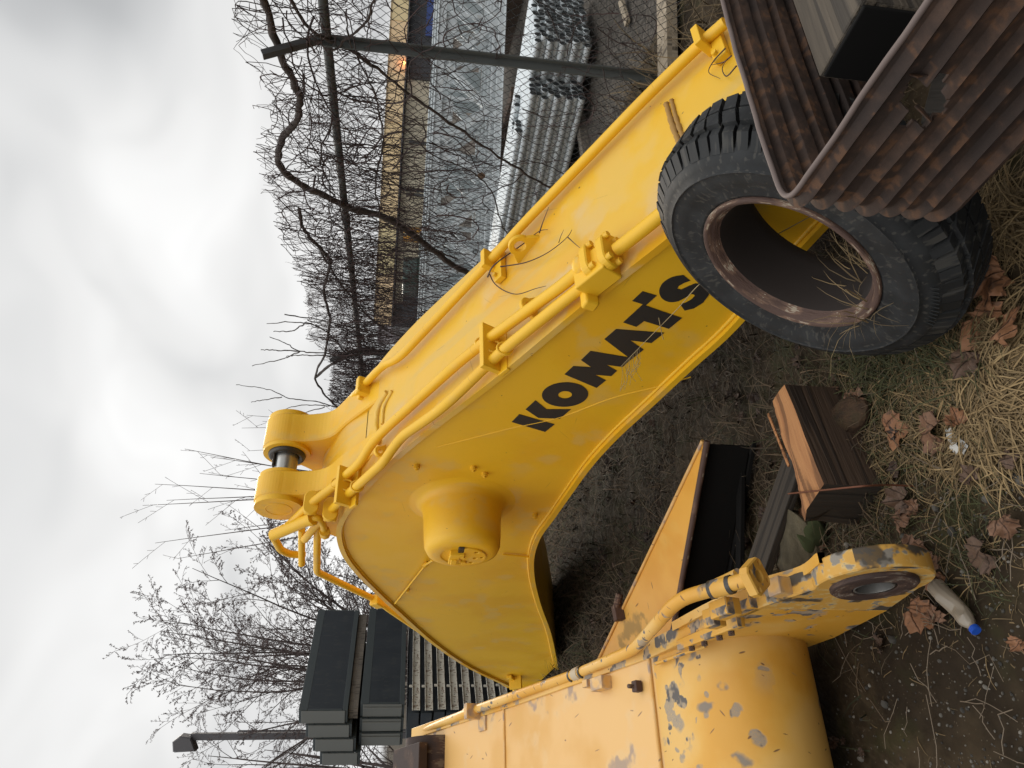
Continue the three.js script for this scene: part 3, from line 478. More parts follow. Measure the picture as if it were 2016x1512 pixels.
  { const a = on(715, 762, 0.055), th = dirS(a, on(745, 730, 0.055)); mesh('pipe_clamp', [bx(0.045, 0.10, 0.11, a.x, a.y - 0.01, a.z, 0, 0, th, 0.01), bx(0.03, 0.06, 0.05, a.x - 0.05, a.y + 0.0, a.z + 0.03, 0, 0, th, 0.01)], M.paint, boom); mesh('bolt', [hexBolt(0.012, 0.02, a.x + 0.03, a.y + 0.02, a.z + 0.04, 0, 0, th + 1.57)], M.paint, boom); }
  for (const [x, y] of [[744, 1184], [826, 1222], [822, 1220]].slice(0, 2)) { const [s, yy] = boomAt(x, y, 0.06); mesh('pipe_clamp', [bx(0.10, 0.07, 0.08, s, yy + 0.005, -0.06, 0, 0, 0.55, 0.012)], M.paint, boom); mesh('bolt', [hexBolt(0.014, 0.03, s - 0.02, yy + 0.04, -0.05, 0, 0, 0.55)], M.paint, boom); }
  { const [s, yy] = boomAt(1010, 1338, 0); mesh('pipe_clamp', [bx(0.22, 0.05, 0.03, s, yy, 0.0, 0, 0, 0.5), bx(0.03, 0.12, 0.12, s + 0.02, yy - 0.02, 0.03, 0, 0, 0.5)], M.paint, boom); }
  { const a = on(634, 953, 0.05); mesh('grease_nipple', [cyl(0.016, 0.06, a.x, a.y, a.z, 0, 0, 0.3, 10), cyl(0.025, 0.02, a.x - 0.01, a.y + 0.03, a.z, 0, 0, 0.3, 8)], plain(0.38, 0.42, 0.30), boom); }
  // weathered vine shoots lying over the boom
  const vine = (pts, r) => { const c = smooth(pts.map(([x, y, h]) => on(x, y, h ?? 0.03).applyAxisAngle(v3(0, 1, 0), -AL).add(OB)), 40); return tube(c, c.map((_, i) => r * (1 - 0.7 * i / 40)), 5); };
  const tw = mesh('vine_shoot', [vine([[960, 545, 0.05], [975, 520, 0.12], [1030, 480, 0.03], [1062, 455, 0.02], [1078, 452, 0.02]], 0.0042), vine([[985, 525, 0.05], [1000, 523], [1040, 515], [1085, 493], [1120, 463], [1126, 452]], 0.0035), vine([[1118, 467], [1130, 478], [1144, 490]], 0.0028), vine([[964, 540, 0.06], [972, 556], [1015, 579], [1055, 568], [1075, 563]], 0.0033), vine([[1062, 458, 0.04], [1068, 440, 0.10], [1080, 408, 0.2]], 0.0035), vine([[1100, 478, 0.03], [1105, 463, 0.04], [1110, 452, 0.04]], 0.002)], M.twigRed);
  tag(tw, 'thin bare reddish vine shoots trailing over the top of the yellow boom', 'vine shoot');
  const tw2 = mesh('vine_shoot', [vine([[1428, 95, 0.05], [1405, 120, 0.04], [1395, 140, 0.02], [1418, 155, 0.02]], 0.003), vine([[1440, 110, 0.06], [1425, 122, 0.03], [1400, 128, 0.02]], 0.003), vine([[1450, 130, 0.05], [1430, 150, 0.02], [1422, 135, 0.02], [1432, 115, 0.05]], 0.003)], M.twigRed);
  tag(tw2, 'curled bare vine tendrils on the boom beside the rusty sheet', 'vine shoot');
}

// ------------------------------------------------------------------ the older boom in front, its foot towards us
const A2 = 58.5 * Math.PI / 180, H2 = v3(Math.cos(A2), 0, Math.sin(A2)), N2 = v3(-Math.sin(A2), 0, Math.cos(A2));
const E2 = at(1720, 1150, 2.10), O2 = v3(E2.x, 0, E2.z);
const armAt = (x, y, w = 0) => { const p = onPlane(x, y, O2.clone().addScaledVector(N2, w), N2).sub(O2); return [p.dot(H2), p.y]; };
const arm = thing('boom_foot', 'older faded orange-yellow machine boom in the foreground, its foot with a round pin eye', 'machine boom', O2, -A2);
{
  const ey = E2.y, WA = 1.25;
  const topP = [[-3.25, 1.375], [-2.6, 1.145], [-2.0, 0.93], [-1.4, 0.735], [-0.95, 0.59]];
  const front = [[-0.80, 0.542], [-0.69, 0.485], [-0.615, 0.405], [-0.585, 0.32], [-0.592, 0.235], [-0.635, 0.155], [-0.715, 0.09], [-0.86, 0.05], [-1.0, 0.045]];
  const body = smooth2([...topP, ...front], 80);
  const back = [[-2.2, 0.30], [-3.2, 0.75]];
  const cut = body.findIndex(p => p[0] > -0.95);
  mesh('top_plate', ribbon(body.slice(0, cut + 1), 0.03, 0, WA), M.pale, arm);
  mesh('curved_plate', ribbon(body.slice(cut), 0.03, 0.0, WA), M.old, arm);
  mesh('weld_seam', [tube([v3(-0.955, 0.596, 0.0), v3(-0.955, 0.597, WA / 2), v3(-0.955, 0.596, WA)], 0.008, 6)], M.pale, arm);
  mesh('weld_seam', [tube([v3(-2.12, 0.975, 0.0), v3(-2.12, 0.976, WA)], 0.007, 6)], M.pale, arm);
  // side plate on the right with the pin eye
  const R = 0.156, lug = [...topP.map(p => [p[0], p[1] + 0.010]), [-0.72, 0.565], [-0.45, 0.525], [-0.26, 0.480], [-0.26, 0.058], [-0.6, 0.045], ...back.map(p => p)];
  const tipL = [[-0.26, 0.480], [-0.2, 0.46], ...circ(0, ey, R, 64, Math.PI * 0.62, -Math.PI * 0.55), [-0.25, 0.06], [-0.26, 0.058]];
  mesh('side_plate', toCreasedNormals(extr(lug, 0.06, -0.06, 0.002), 0.5), M.old, arm);
  mesh('pin_eye', toCreasedNormals(extr(tipL, 0.06, -0.06, 0.004, [circ(0, ey, 0.058, 28)]), 0.5), M.eye, arm);
  mesh('side_plate', [extr([...topP, ...front, ...back], 0.04, WA - 0.02, 0.003)], M.old, arm);
  mesh('eye_ring', [xf(new THREE.LatheGeometry([[0.055, 0], [0.055, 0.010], [0.062, 0.016], [0.108, 0.016], [0.115, 0.010], [0.115, 0]].map(p => new THREE.Vector2(...p)), 44), 0, ey, -0.002, Math.PI / 2, 0, 0)], mat(T.rimRust, { color: 0xc8c8d0, bumpScale: 0.002, roughness: 0.9 }), arm);
  mesh('bushing', [xf(new THREE.LatheGeometry([[0.046, -0.08], [0.046, 0.010], [0.056, 0.012], [0.056, -0.08]].map(p => new THREE.Vector2(...p)), 36), 0, ey, 0, Math.PI / 2, 0, 0)], plain(0.16, 0.155, 0.145, { roughness: 0.4, metalness: 0.5 }), arm);
  // rim strip, bracket and bolt bar along the side
  mesh('edge_strip', [ribbon(smooth2([[-0.72, 0.577], [-0.45, 0.537], [-0.2, 0.472], [-0.085, 0.41], [0.03, 0.418 - 0.0]], 20), 0.02, -0.075, -0.045)], M.old, arm);
  mesh('lug_stop', bx(0.05, 0.05, 0.05, -0.14, 0.455, -0.03, 0, 0, -0.3), M.pale, arm); mesh('lug_stop', bx(0.10, 0.05, 0.06, -0.30, 0.49, -0.03, 0, 0, -0.25), M.old, arm);
  mesh('bolt_bar', [bx(0.34, 0.03, 0.035, -0.52, 0.53, 0.012, 0, 0, -0.24), bx(0.3, 0.012, 0.012, -0.75, 0.553, 0.03, 0, 0, -0.28)], M.old, arm);
  for (const s of [-0.62, -0.55, -0.47, -0.41]) mesh('bolt', [hexBolt(0.011, 0.016, s, 0.53 - 0.25 * (s + 0.52), 0.034, Math.PI / 2)], M.rim, arm);
  // oil pipe on the right edge, its clamps, flange and hose end
  const hover = (x, y, w) => { const [s, yy] = armAt(x, y, w); return v3(s, yy, w); };
  const pp = [[852, 1472, -0.02], [830, 1441, -0.03], [930, 1399, -0.035], [1140, 1325, -0.04], [1245, 1280, -0.04], [1262, 1263, -0.04], [1325, 1192, -0.04], [1350, 1175, -0.04], [1480, 1138, -0.04]].map(q => hover(...q));
  mesh('oil_pipe', tube(fillet(pp, 0.11), 0.0215, 16), M.old, arm);
  const flangeP = hover(1484, 1137, -0.04), fd = hover(1440, 1149, -0.04).sub(flangeP).normalize();
  const orient = (g, p, d) => g.applyQuaternion(new THREE.Quaternion().setFromUnitVectors(v3(0, 0, 1), d)).translate(p.x, p.y, p.z);
  const fdn = fd.clone().negate();
  mesh('pipe_flange', [orient(extr([[-0.032, -0.05], [0.032, -0.05], [0.044, -0.036], [0.044, 0.036], [0.032, 0.05], [-0.032, 0.05], [-0.044, 0.036], [-0.044, -0.036]], 0.03, -0.012, 0.004, [circ(0, 0, 0.017, 18), circ(-0.027, 0.034, 0.006, 10), circ(0.027, 0.034, 0.006, 10), circ(-0.027, -0.034, 0.006, 10), circ(0.027, -0.034, 0.006, 10)]), flangeP, fdn)], M.old, arm);
  mesh('pipe_bore', [orient(new THREE.CircleGeometry(0.016, 18), flangeP.clone().addScaledVector(fd, 0.004), fdn)], M.nearBlack, arm);  // black disc standing in for the dark hollow of the pipe
  const band = (x, y, r = 0.026, l = 0.028, m = M.grease) => { const a = hover(x, y, -0.04), b = hover(x + 12, y - (x < 1300 ? 5 : 3), -0.04), d = b.sub(a).normalize(); mesh('clamp_band', [tube([a.clone().addScaledVector(d, -l / 2), a.clone().addScaledVector(d, l / 2)], r, 18)], m, arm); return a; };
  band(1148, 1322, 0.029, 0.012); band(1128, 1330, 0.029, 0.012); band(1138, 1326, 0.0275, 0.05, plain(0.45, 0.36, 0.24)); 
  const c2 = hover(1140, 1326, -0.02); mesh('pipe_clamp', [bx(0.04, 0.06, 0.03, c2.x, c2.y - 0.045, 0.02, 0, 0, -0.3), bx(0.09, 0.05, 0.05, c2.x + 0.09, c2.y - 0.065, 0.035, 0, 0, -0.3)], M.pale, arm);
  const c1 = hover(934, 1398, -0.035); mesh('pipe_clamp', [bx(0.035, 0.11, 0.075, c1.x + 0.02, c1.y, c1.z + 0.01, 0, 0, -0.35), bx(0.08, 0.05, 0.07, c1.x + 0.03, c1.y - 0.055, 0.035, 0, 0, -0.35)], M.pale, arm); band(922, 1403, 0.03, 0.05, M.pale);
  band(1403, 1161, 0.027, 0.014); band(1438, 1151, 0.027, 0.014); band(1420, 1156, 0.0265, 0.05, M.old);
  const hose = [[1393, 1158, -0.075], [1410, 1148, -0.09], [1432, 1138, -0.09], [1452, 1128, -0.08]].map(q => hover(...q)); mesh('hose_end', [tube(smooth(hose, 12), 0.014, 10)], M.old, arm);
  { const a = hover(1425, 1185, -0.02); mesh('pipe_clamp', [bx(0.08, 0.055, 0.05, a.x, a.y, 0.0, 0, 0, -0.3), bx(0.05, 0.05, 0.055, a.x - 0.09, a.y - 0.0, 0.005, 0, 0, -0.3)], M.old, arm); }
  { const [s, yy] = [-1.02, 0.620]; mesh('welded_nut', [bx(0.03, 0.03, 0.04, s, yy + 0.012, 0.085, 0, 0, -0.35), cyl(0.008, 0.036, s, yy + 0.03, 0.085, 0, 0, -0.35, 8)], M.rim, arm); }
  for (const [s, z] of [[-1.65, 0.40], [-2.05, 0.33], [-2.3, 0.30]]) mesh('welded_stub', [bx(0.016, 0.012, 0.028, s, 0.938 + (-2.0 - s) * 0.35, z, 0, 0, -0.33)], M.rim, arm);
  // dark charred pin boss at the far end
  mesh('pin_boss', [cyl(0.19, 0.34, -2.98, 1.235, 0.20, Math.PI / 2, 0, 0, 48), bx(0.40, 0.05, 0.26, -2.95, 1.40, 0.20, 0, 0, -0.34)], mat(T.rimRust, { color: 0xa09488, bumpScale: 0.001 }), arm);
}

// ------------------------------------------------------------------ worn tyre leaning on the boom
{
  const K = 0.917, C0 = EYE.clone().add(v3(0.41, 0.414, -2.205).sub(EYE).multiplyScalar(K));
  const nrm = v3(-0.81, 0.553, 0.194).normalize();
  const t = thing('tyre', 'large worn black lug tyre on a rusty open rim, leaning against the yellow boom', 'tyre', C0);
  t.quaternion.setFromUnitVectors(v3(0, 0, 1), nrm);            // local z is the axle, towards us
  const R = 0.449, W = 0.222;
  const lathe = (p, n = 96) => { const g = new THREE.LatheGeometry(p.map(q => new THREE.Vector2(q[0], q[1])), n); g.rotateX(Math.PI / 2); const u = g.attributes.uv; for (let i = 0; i < u.count; i++) u.setXY(i, u.getX(i) * 2.4, u.getY(i) * 0.5); return g; };
  const side = [[0.252, -0.012], [0.256, 0.004], [0.268, 0.010], [0.285, 0.006], [0.31, 0.016], [0.335, 0.020], [0.352, 0.018], [0.3535, 0.023], [0.357, 0.023], [0.3585, 0.016], [0.375, 0.012], [0.392, 0.004], [0.404, -0.010], [0.410, -0.026], [0.416, -0.05]];
  const backS = side.map(([r, z]) => [r, -W - z]).reverse();
  mesh('casing', lathe([...side, [0.426, -0.085], [0.428, -W / 2], [0.426, -W + 0.085], ...backS, [0.248, -W + 0.01], [0.244, -W / 2], [0.252, -0.012]]), M.rubber, t);
  // rolled steel rim inside
  mesh('rim', lathe([[0.256, -0.004], [0.258, 0.010], [0.252, 0.016], [0.240, 0.012], [0.231, -0.006], [0.221, -0.020]]), M.rim, t);
  mesh('rim_barrel', lathe([[0.221, -0.020], [0.216, -0.045], [0.214, -W / 2], [0.216, -W + 0.05], [0.221, -W + 0.026], [0.232, -W + 0.006], [0.241, -W - 0.008], [0.25, -W - 0.012], [0.256, -W]]), M.rimIn, t);
  mesh('lock_ring', lathe([[0.226, -0.012], [0.233, 0.002], [0.238, 0.000], [0.234, -0.016], [0.226, -0.012]]), M.rim, t);
  // shoulder lugs and tread blocks, each its own piece
  const wedge = (r0, r1, z0, z1, a, da, skew = 0, rr0 = r0, twist = 0) => {     // block between radii and axial positions
    const P = [], c = [[r0, z0], [r1, z0 + skew], [r1, z1], [rr0, z1]], A = [-da, da];
    const pt = (k, s) => { const tw = twist * (k === 2 || k === 3 ? 1 : 0), q = a + A[s] * (k === 1 || k === 2 ? 0.90 : 1) + tw; return v3(Math.cos(q) * c[k][0], Math.sin(q) * c[k][0], c[k][1]); };
    const v = []; for (let s = 0; s < 2; s++) for (let k = 0; k < 4; k++) v.push(pt(k, s));
    const F = [[0, 1, 2, 3], [7, 6, 5, 4], [0, 4, 5, 1], [1, 5, 6, 2], [2, 6, 7, 3], [3, 7, 4, 0]], U = [], Q = [];
    const ctr = v.reduce((m, q) => m.add(q), v3(0, 0, 0)).multiplyScalar(1 / 8);
    for (const f of F) { let q = f.map(i => v[i]); const n = q[1].clone().sub(q[0]).cross(q[2].clone().sub(q[0])); if (n.dot(q[0].clone().sub(ctr)) < 0) q = q.reverse(); for (const i of [0, 1, 2, 0, 2, 3]) { P.push(q[i].x, q[i].y, q[i].z); U.push(Math.atan2(q[i].y, q[i].x) * 0.45, q[i].z + Math.hypot(q[i].x, q[i].y)); } }
    const g = new THREE.BufferGeometry(); g.setAttribute('position', new THREE.Float32BufferAttribute(P, 3)); g.setAttribute('uv', new THREE.Float32BufferAttribute(U, 2)); g.computeVertexNormals(); return g;
  };
  const n1 = 64, Rn = rng(5);
  for (let i = 0; i < n1; i++) { const a = i / n1 * 2 * Math.PI, j = 0.004 * (Rn() - 0.5), da = (i % 3 ? 0.042 : 0.037); mesh('shoulder_lug', wedge(0.399, R - 0.012 + j, -0.003 + j, -0.078, a, da, -0.030, 0.41, 0.03), M.rubber, t); mesh('shoulder_lug', wedge(0.402, R - 0.012 + j, -W + 0.004, -W + 0.078, a, da, 0.030, 0.41, 0.03), M.rubber, t); }
  const n2 = 52;
  for (let i = 0; i < n2; i++) { const a = i / n2 * 2 * Math.PI, j = 0.003 * (Rn() - 0.5); mesh('tread_block', wedge(0.41, R + j, -0.060, -0.112, a + 0.02, 0.052, 0, 0.41, 0.075), M.rubber, t); mesh('tread_block', wedge(0.41, R + j, -0.119, -0.178, a + 0.10, 0.050, 0, 0.41, 0.06), M.rubber, t); }
  // worn raised marks on the sidewall, no longer readable
  const bars = []; for (let k = 0; k < 11; k++) { const a = -1.62 + k * 0.038 + 0.005 * Rn(); bars.push(xf(bx(0.003, 0.026 + 0.006 * Rn(), 0.004, 0, 0, 0, 0, 0, 0, 0.001), 0, -0.385, 0.009, 0, 0, 0).applyMatrix4(new THREE.Matrix4().makeRotationZ(a + Math.PI / 2))); }
  mesh('sidewall_mark', bars, M.rubber, t).userData.kind = 'stuff';
}

// ------------------------------------------------------------------ bent corrugated rusty sheet with a timber in its fold
{
  const Hh = 0.80, fold = onY(1545, 412, Hh), bk = onY(1430, 0, Hh), ft = onY(1820, 0, Hh);
  const ext = (a, b, k) => b.clone().addScaledVector(b.clone().sub(a).normalize(), k);
  const bk2 = ext(fold, bk, 0.35), ft2 = ext(fold, ft, 0.35);
  // plan path: far wing, tight bend, near wing
  const path = [], d1 = bk2.clone().sub(fold).normalize(), d2 = ft2.clone().sub(fold).normalize(), rb = 0.085;
  const a = fold.clone().addScaledVector(d1, rb), b = fold.clone().addScaledVector(d2, rb), apex = fold.clone().addScaledVector(d1.clone().add(d2).normalize(), -0.012);
  const l1 = bk2.distanceTo(a), l2 = b.distanceTo(ft2);
  for (let i = 0; i <= 26; i++) path.push(bk2.clone().lerp(a, i / 26));
  for (let i = 1; i < 14; i++) { const t = i / 14; path.push(a.clone().multiplyScalar((1 - t) ** 2).addScaledVector(apex, 2 * t * (1 - t)).addScaledVector(b, t * t)); }
  for (let i = 0; i <= 44; i++) path.push(b.clone().lerp(ft2, i / 44));
  const org = v3(fold.x, 0, fold.z);
  const t = thing('corrugated_sheet', 'rust brown corrugated steel sheet bent double, torn open on its near side', 'corrugated sheet', org);
  const pitch = 0.0510, NR = 7, n = path.length, rows = NR * 12, low = Hh - NR * pitch;
  const prof = (v) => { const f = v * NR % 1, q = Math.abs(f - 0.5) * 2; return 0.019 * (1 - sstep(0.06, 0.46, q)); };
  // outward normal in plan
  const nor = path.map((p, i) => { const c = path[Math.min(n - 1, i + 1)].clone().sub(path[Math.max(0, i - 1)]); return v3(c.z, 0, -c.x).normalize(); });
  const sgn = nor[20].dot(v3(-0.3, 0, -1)) > 0 ? 1 : -1;
  let L = 0; const len = path.map((p, i) => i ? (L += p.distanceTo(path[i - 1])) : 0);
  const hole = onPlane(1812, 188, ft, v3(d2.z, 0, -d2.x)), hu = len[39] + hole.clone().sub(b).dot(d2), hv = hole.y;
  const Rn = rng(77), P = [], U = [], I = [], keep = [];
  const pnt = (i, j, off) => { const v = j / rows, sag = 0.02 * (fbm(len[i] * 2.2 + 3, v * 3, 3, 401) - 0.5); const y = Hh - v * NR * pitch + 0.012 * Math.sin(len[i] * 3.1) + (j === 0 ? 0.006 * (fbm(len[i] * 9, 1, 3, 77) - 0.5) : 0); const o = sgn * (prof(v) + sag + off); return v3(path[i].x + nor[i].x * o - org.x, y, path[i].z + nor[i].z * o - org.z); };
  const inHole = (i, j) => { const u = len[i] - hu, y = Hh - (j + 0.5) / rows * NR * pitch - hv; const e = 0.02 * (fbm(len[i] * 30, j * 0.25, 3, 411) - 0.5); return (Math.abs(u * 0.86 + y * 0.5) < 0.048 + e) && (Math.abs(-u * 0.5 + y * 0.86) < 0.033 + e); };
  for (const off of [0, -0.006]) for (let j = 0; j <= rows; j++) for (let i = 0; i < n; i++) { const p = pnt(i, j, off); P.push(p.x, p.y, p.z); U.push(len[i], j / rows); }
  const id = (s, i, j) => s * n * (rows + 1) + j * n + i;
  const solid = (i, j) => i >= 0 && j >= 0 && i < n - 1 && j < rows && !inHole(i, j);
  for (let j = 0; j < rows; j++) for (let i = 0; i < n - 1; i++) {
    if (!solid(i, j)) continue;
    for (const s of [0, 1]) { const q = [id(s, i, j), id(s, i + 1, j), id(s, i + 1, j + 1), id(s, i, j + 1)]; const fl = (s === 0) === (sgn > 0); I.push(...(fl ? [q[0], q[2], q[1], q[0], q[3], q[2]] : [q[0], q[1], q[2], q[0], q[2], q[3]])); }
    const edge = (a1, b1) => I.push(id(0, ...a1), id(0, ...b1), id(1, ...b1), id(0, ...a1), id(1, ...b1), id(1, ...a1));
    if (!solid(i, j - 1)) edge([i, j], [i + 1, j]); if (!solid(i, j + 1)) edge([i + 1, j + 1], [i, j + 1]); if (!solid(i - 1, j)) edge([i, j + 1], [i, j]); if (!solid(i + 1, j)) edge([i + 1, j], [i + 1, j + 1]);
  }
  let g = new THREE.BufferGeometry(); g.setAttribute('position', new THREE.Float32BufferAttribute(P, 3)); g.setAttribute('uv', new THREE.Float32BufferAttribute(U, 2)); g.setIndex(I); g = toCreasedNormals(g, 0.7);
  mesh('sheet', g, M.rust, t);
  // rolled rim along the upper edge
  const rim = path.map((p, i) => pnt(i, 0, -0.003).add(v3(0, 0.001, 0)));
  mesh('rolled_edge', tube(rim, rim.map((_, i) => 0.0058), 10), plain(0.125, 0.092, 0.080, { roughness: 0.7 }), t);
  // torn flaps at the hole
  const hc = pnt(0, 0, 0); void hc;
  const flap = (du, dv, r, w, h, ry) => { const hp = v3(hole.x - org.x, hole.y, hole.z - org.z).addScaledVector(d2, du); mesh('torn_flap', [bx(w, h, 0.003, hp.x, hp.y + dv, hp.z, r, ry, 0.5, 0.001)], M.rust, t); };
  flap(-0.035, -0.03, 0.5, 0.04, 0.03, 0.6); flap(0.04, 0.035, -0.4, 0.035, 0.02, 0.9);
  // timber lying in the fold
  const te = onY(1628, 146, 0.715);
  const dir = v3(bk.x - fold.x, 0, bk.z - fold.z).normalize(), perp = v3(-dir.z, 0, dir.x); if (perp.z < 0) perp.negate();
  const bc = te.clone().addScaledVector(dir, 0.42).addScaledVector(perp, 0.075);
  const beam = thing('timber_block', 'short weathered grey square timber resting inside the bent rusty sheet', 'timber', v3(bc.x, 0.56, bc.z), Math.atan2(-dir.z, dir.x));
  { const g2 = bx(0.17, 0.84, 0.165, 0, 0, 0, 0, 0, 0, 0.007); g2.rotateZ(Math.PI / 2); g2.translate(0, 0.083, 0); const gg = jag(g2, 0.006); mesh('timber', gg, mat(T.greyWood, { color: 0xb8b0a4, bumpScale: 0.004 }), beam); mesh('black_end', bx(0.012, 0.158, 0.158, -0.42, 0.083, 0, 0, 0, 0, 0.006), M.nearBlack, beam); mesh('side_splinter', bx(0.5, 0.02, 0.012, -0.1, 0.12, 0.085, 0.1, 0.02, 0.03), M.paleWood, beam); }  // black board on the near end paints in the shadow on that face
  // added bearers beneath sheet and timber, near-black colour standing for the shade there
  const br = thing('timber_bearer', 'added timber bearers carrying the rusty sheet, coloured near black for the shade below it', 'timber', org);
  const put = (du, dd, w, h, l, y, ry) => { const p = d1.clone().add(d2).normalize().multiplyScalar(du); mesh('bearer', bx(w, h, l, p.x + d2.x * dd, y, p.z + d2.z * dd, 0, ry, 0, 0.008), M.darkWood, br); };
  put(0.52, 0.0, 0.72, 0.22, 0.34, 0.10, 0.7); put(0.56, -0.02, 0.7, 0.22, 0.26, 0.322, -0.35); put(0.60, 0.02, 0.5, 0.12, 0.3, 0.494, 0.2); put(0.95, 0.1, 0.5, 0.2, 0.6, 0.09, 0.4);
}
function jag(g, amp) { const p = g.attributes.position; for (let i = 0; i < p.count; i++) { const x = p.getX(i), y = p.getY(i), z = p.getZ(i); p.setXYZ(i, x + amp * (vnoise(x * 9 + 50, y * 9 + z * 7 + 50, 1) - 0.5), y + amp * (vnoise(x * 9 + 90, z * 9 + y * 5 + 50, 2) - 0.5), z + amp * (vnoise(z * 9 + 30, x * 9 + 50, 3) - 0.5)); } g.computeVertexNormals(); return g; }

// ------------------------------------------------------------------ things lying on the ground in front
{
  const gy = (p) => groundH(p.x, p.z);
  // yellow plate box with its open dark side towards us
  {
    const tip = v3(-0.20, 0.25, -3.19), fl = v3(-1.35, 0.26, -3.52), bl = v3(-2.51, 0.48, -4.96);
    const t = thing('steel_box_section', 'tapering yellow plate box on the ground with its black open side facing us', 'steel box section', v3(-0.7, 0, -3.4));
    const o = t.position, q = (p) => p.clone().sub(o);
    const slab = (pts, th) => { const P = [], U = [], n = new V3().crossVectors(pts[1].clone().sub(pts[0]), pts[2].clone().sub(pts[0])).normalize(); if (n.y < 0) { n.negate(); pts = pts.slice().reverse(); } const b = pts.map(p => p.clone().addScaledVector(n, -th)); const tri = (a, b2, c) => { for (const p of [a, b2, c]) { P.push(p.x, p.y, p.z); U.push(p.x, p.z + p.y); } }; const m = pts.length; for (let i = 1; i < m - 1; i++) { tri(pts[0], pts[i], pts[i + 1]); tri(b[0], b[i + 1], b[i]); } for (let i = 0; i < m; i++) { const j = (i + 1) % m; tri(pts[i], b[i], b[j]); tri(pts[i], b[j], pts[j]); } const g = new THREE.BufferGeometry(); g.setAttribute('position', new THREE.Float32BufferAttribute(P, 3)); g.setAttribute('uv', new THREE.Float32BufferAttribute(U, 2)); g.computeVertexNormals(); return g; };
    mesh('top_plate', slab([q(tip), q(fl), q(bl)], 0.018), mat(T.palePaint, { color: 0xfff0a8, bumpScale: 0.002 }), t);
    const dn = (p, y) => v3(p.x, y, p.z);
    mesh('back_flange', [tube([q(tip).add(v3(0, 0.004, -0.005)), q(bl).add(v3(0, 0.004, -0.005))], 0.009, 6)], M.pale, t);
    mesh('bottom_plate', slab([q(v3(-0.19, 0.02, -3.20)), q(v3(-1.35, 0.02, -3.50)), q(v3(-1.95, 0.02, -4.0)), q(v3(-0.6, 0.02, -3.6))], 0.016), M.nearBlack, t);
    { const a = q(v3(-0.215, 0.118, -3.225)), b = q(v3(-1.35, 0.118, -3.55)), d = b.clone().sub(a); mesh('inner_web', [bx(d.length(), 0.20, 0.016, (a.x + b.x) / 2, 0.125, (a.z + b.z) / 2, 0, Math.atan2(-d.z, d.x), 0)], M.nearBlack, t); }  // near-black sheet just behind the edge, so the opening reads dark
    mesh('front_edge', [tube([q(tip).add(v3(0, -0.012, 0.004)), q(fl).add(v3(0, -0.012, 0.004))], 0.014, 7)], M.rim, t);
    mesh('cross_bar', [bx(0.85, 0.022, 0.05, 0.02, 0.035, 0.16, 0, 0.1, 0)], M.nearBlack, t);
    { const h = tip.clone().lerp(bl, 0.42).sub(o); mesh('hinge_lug', [bx(0.08, 0.05, 0.06, h.x, h.y + 0.02, h.z, 0, 0.5, 0.1), cyl(0.02, 0.08, h.x + 0.06, h.y + 0.025, h.z, 0, 0, 1.4, 10)], M.rim, t); }
  }
  // grey plank
  {
    const a = onY(1553, 905, 0.08), b = onY(1480, 1115, 0.22), d = b.clone().sub(a), l = d.length() + 0.5; const c = a.clone().addScaledVector(d.clone().normalize(), l / 2 - 0.02);
    const t = thing('plank', 'weathered grey plank leaning on edge behind the split timber block', 'plank', v3(c.x, 0, c.z));
    const g = bx(0.035, l, 0.13, 0, 0, 0, 0, 0, 0, 0.004); g.applyQuaternion(new THREE.Quaternion().setFromUnitVectors(v3(0, 1, 0), d.clone().normalize())); g.translate(0, c.y - 0.03, 0); mesh('board', jag(g, 0.006), mat(T.greyWood, { color: 0x8c8884, bumpScale: 0.004 }), t);
  }
  // split timber block
  {
    const c1 = onY(1750, 962, 0), d = onY(1662, 772, 0).sub(c1).setY(0), l = d.length() + 0.02; d.normalize(); const n0 = c1.clone().addScaledVector(v3(d.z, 0, -d.x), 0.1);
    const p = v3(-d.z, 0, d.x); if (p.x > 0) p.negate();
    const t = thing('timber_block', 'dark brown square timber block split along its top to fresh orange wood', 'timber', v3(n0.x, gy(n0), n0.z), Math.atan2(-d.z, d.x));
    // local x runs away from us along the block; local z to the right
    const w = 0.20, h = 0.215;
    const sec = [[-w / 2, 0], [w / 2, 0], [w / 2, h * 0.97], [-w / 2 + 0.060, h], [-w / 2 + 0.016, h * 0.90], [-w / 2 - 0.004, h * 0.66]];
    const N = 30, P = [], U = [], I2 = [];
    const core = (x, k) => { const s = sec[k], e = x / l; const dz = (k === 3 ? 0.02 * (fbm(x * 9 + 3, 1, 4, 501) - 0.5) + 0.01 : 0) + ([0, 3, 4, 5].includes(k) ? 0.095 * e : 0), dy = (k === 4 ? 0.03 * (fbm(x * 11, 4, 4, 503) - 0.5) + 0.02 * e : k === 5 ? 0.03 * (fbm(x * 8, 7, 3, 505) - 0.5) + 0.05 * e : k === 2 || k === 3 ? 0.008 * (fbm(x * 6, 2, 3, 507) - 0.5) : 0); const xe = x < 0.001 ? 0.03 * (hash2(k, 1, 9) - 0.5) : x; return v3(xe, s[1] + dy, (s[0] + dz)); };
    const face = (k0, k1, m, name, sc = 1) => { const P2 = [], U2 = []; for (let i = 0; i < N; i++) { const x0 = i / N * l, x1 = (i + 1) / N * l, q = [core(x0, k0), core(x1, k0), core(x1, k1), core(x0, k1)], wd = q[0].distanceTo(q[3]); const u = [[0, x0], [0, x1], [wd, x1], [wd, x0]]; for (const j of [0, 2, 1, 0, 3, 2]) { P2.push(q[j].x, q[j].y, q[j].z); U2.push(u[j][0] + k0 * 0.13, u[j][1]); } } const g = new THREE.BufferGeometry(); g.setAttribute('position', new THREE.Float32BufferAttribute(P2, 3)); g.setAttribute('uv', new THREE.Float32BufferAttribute(U2, 2)); g.computeVertexNormals(); return g; };
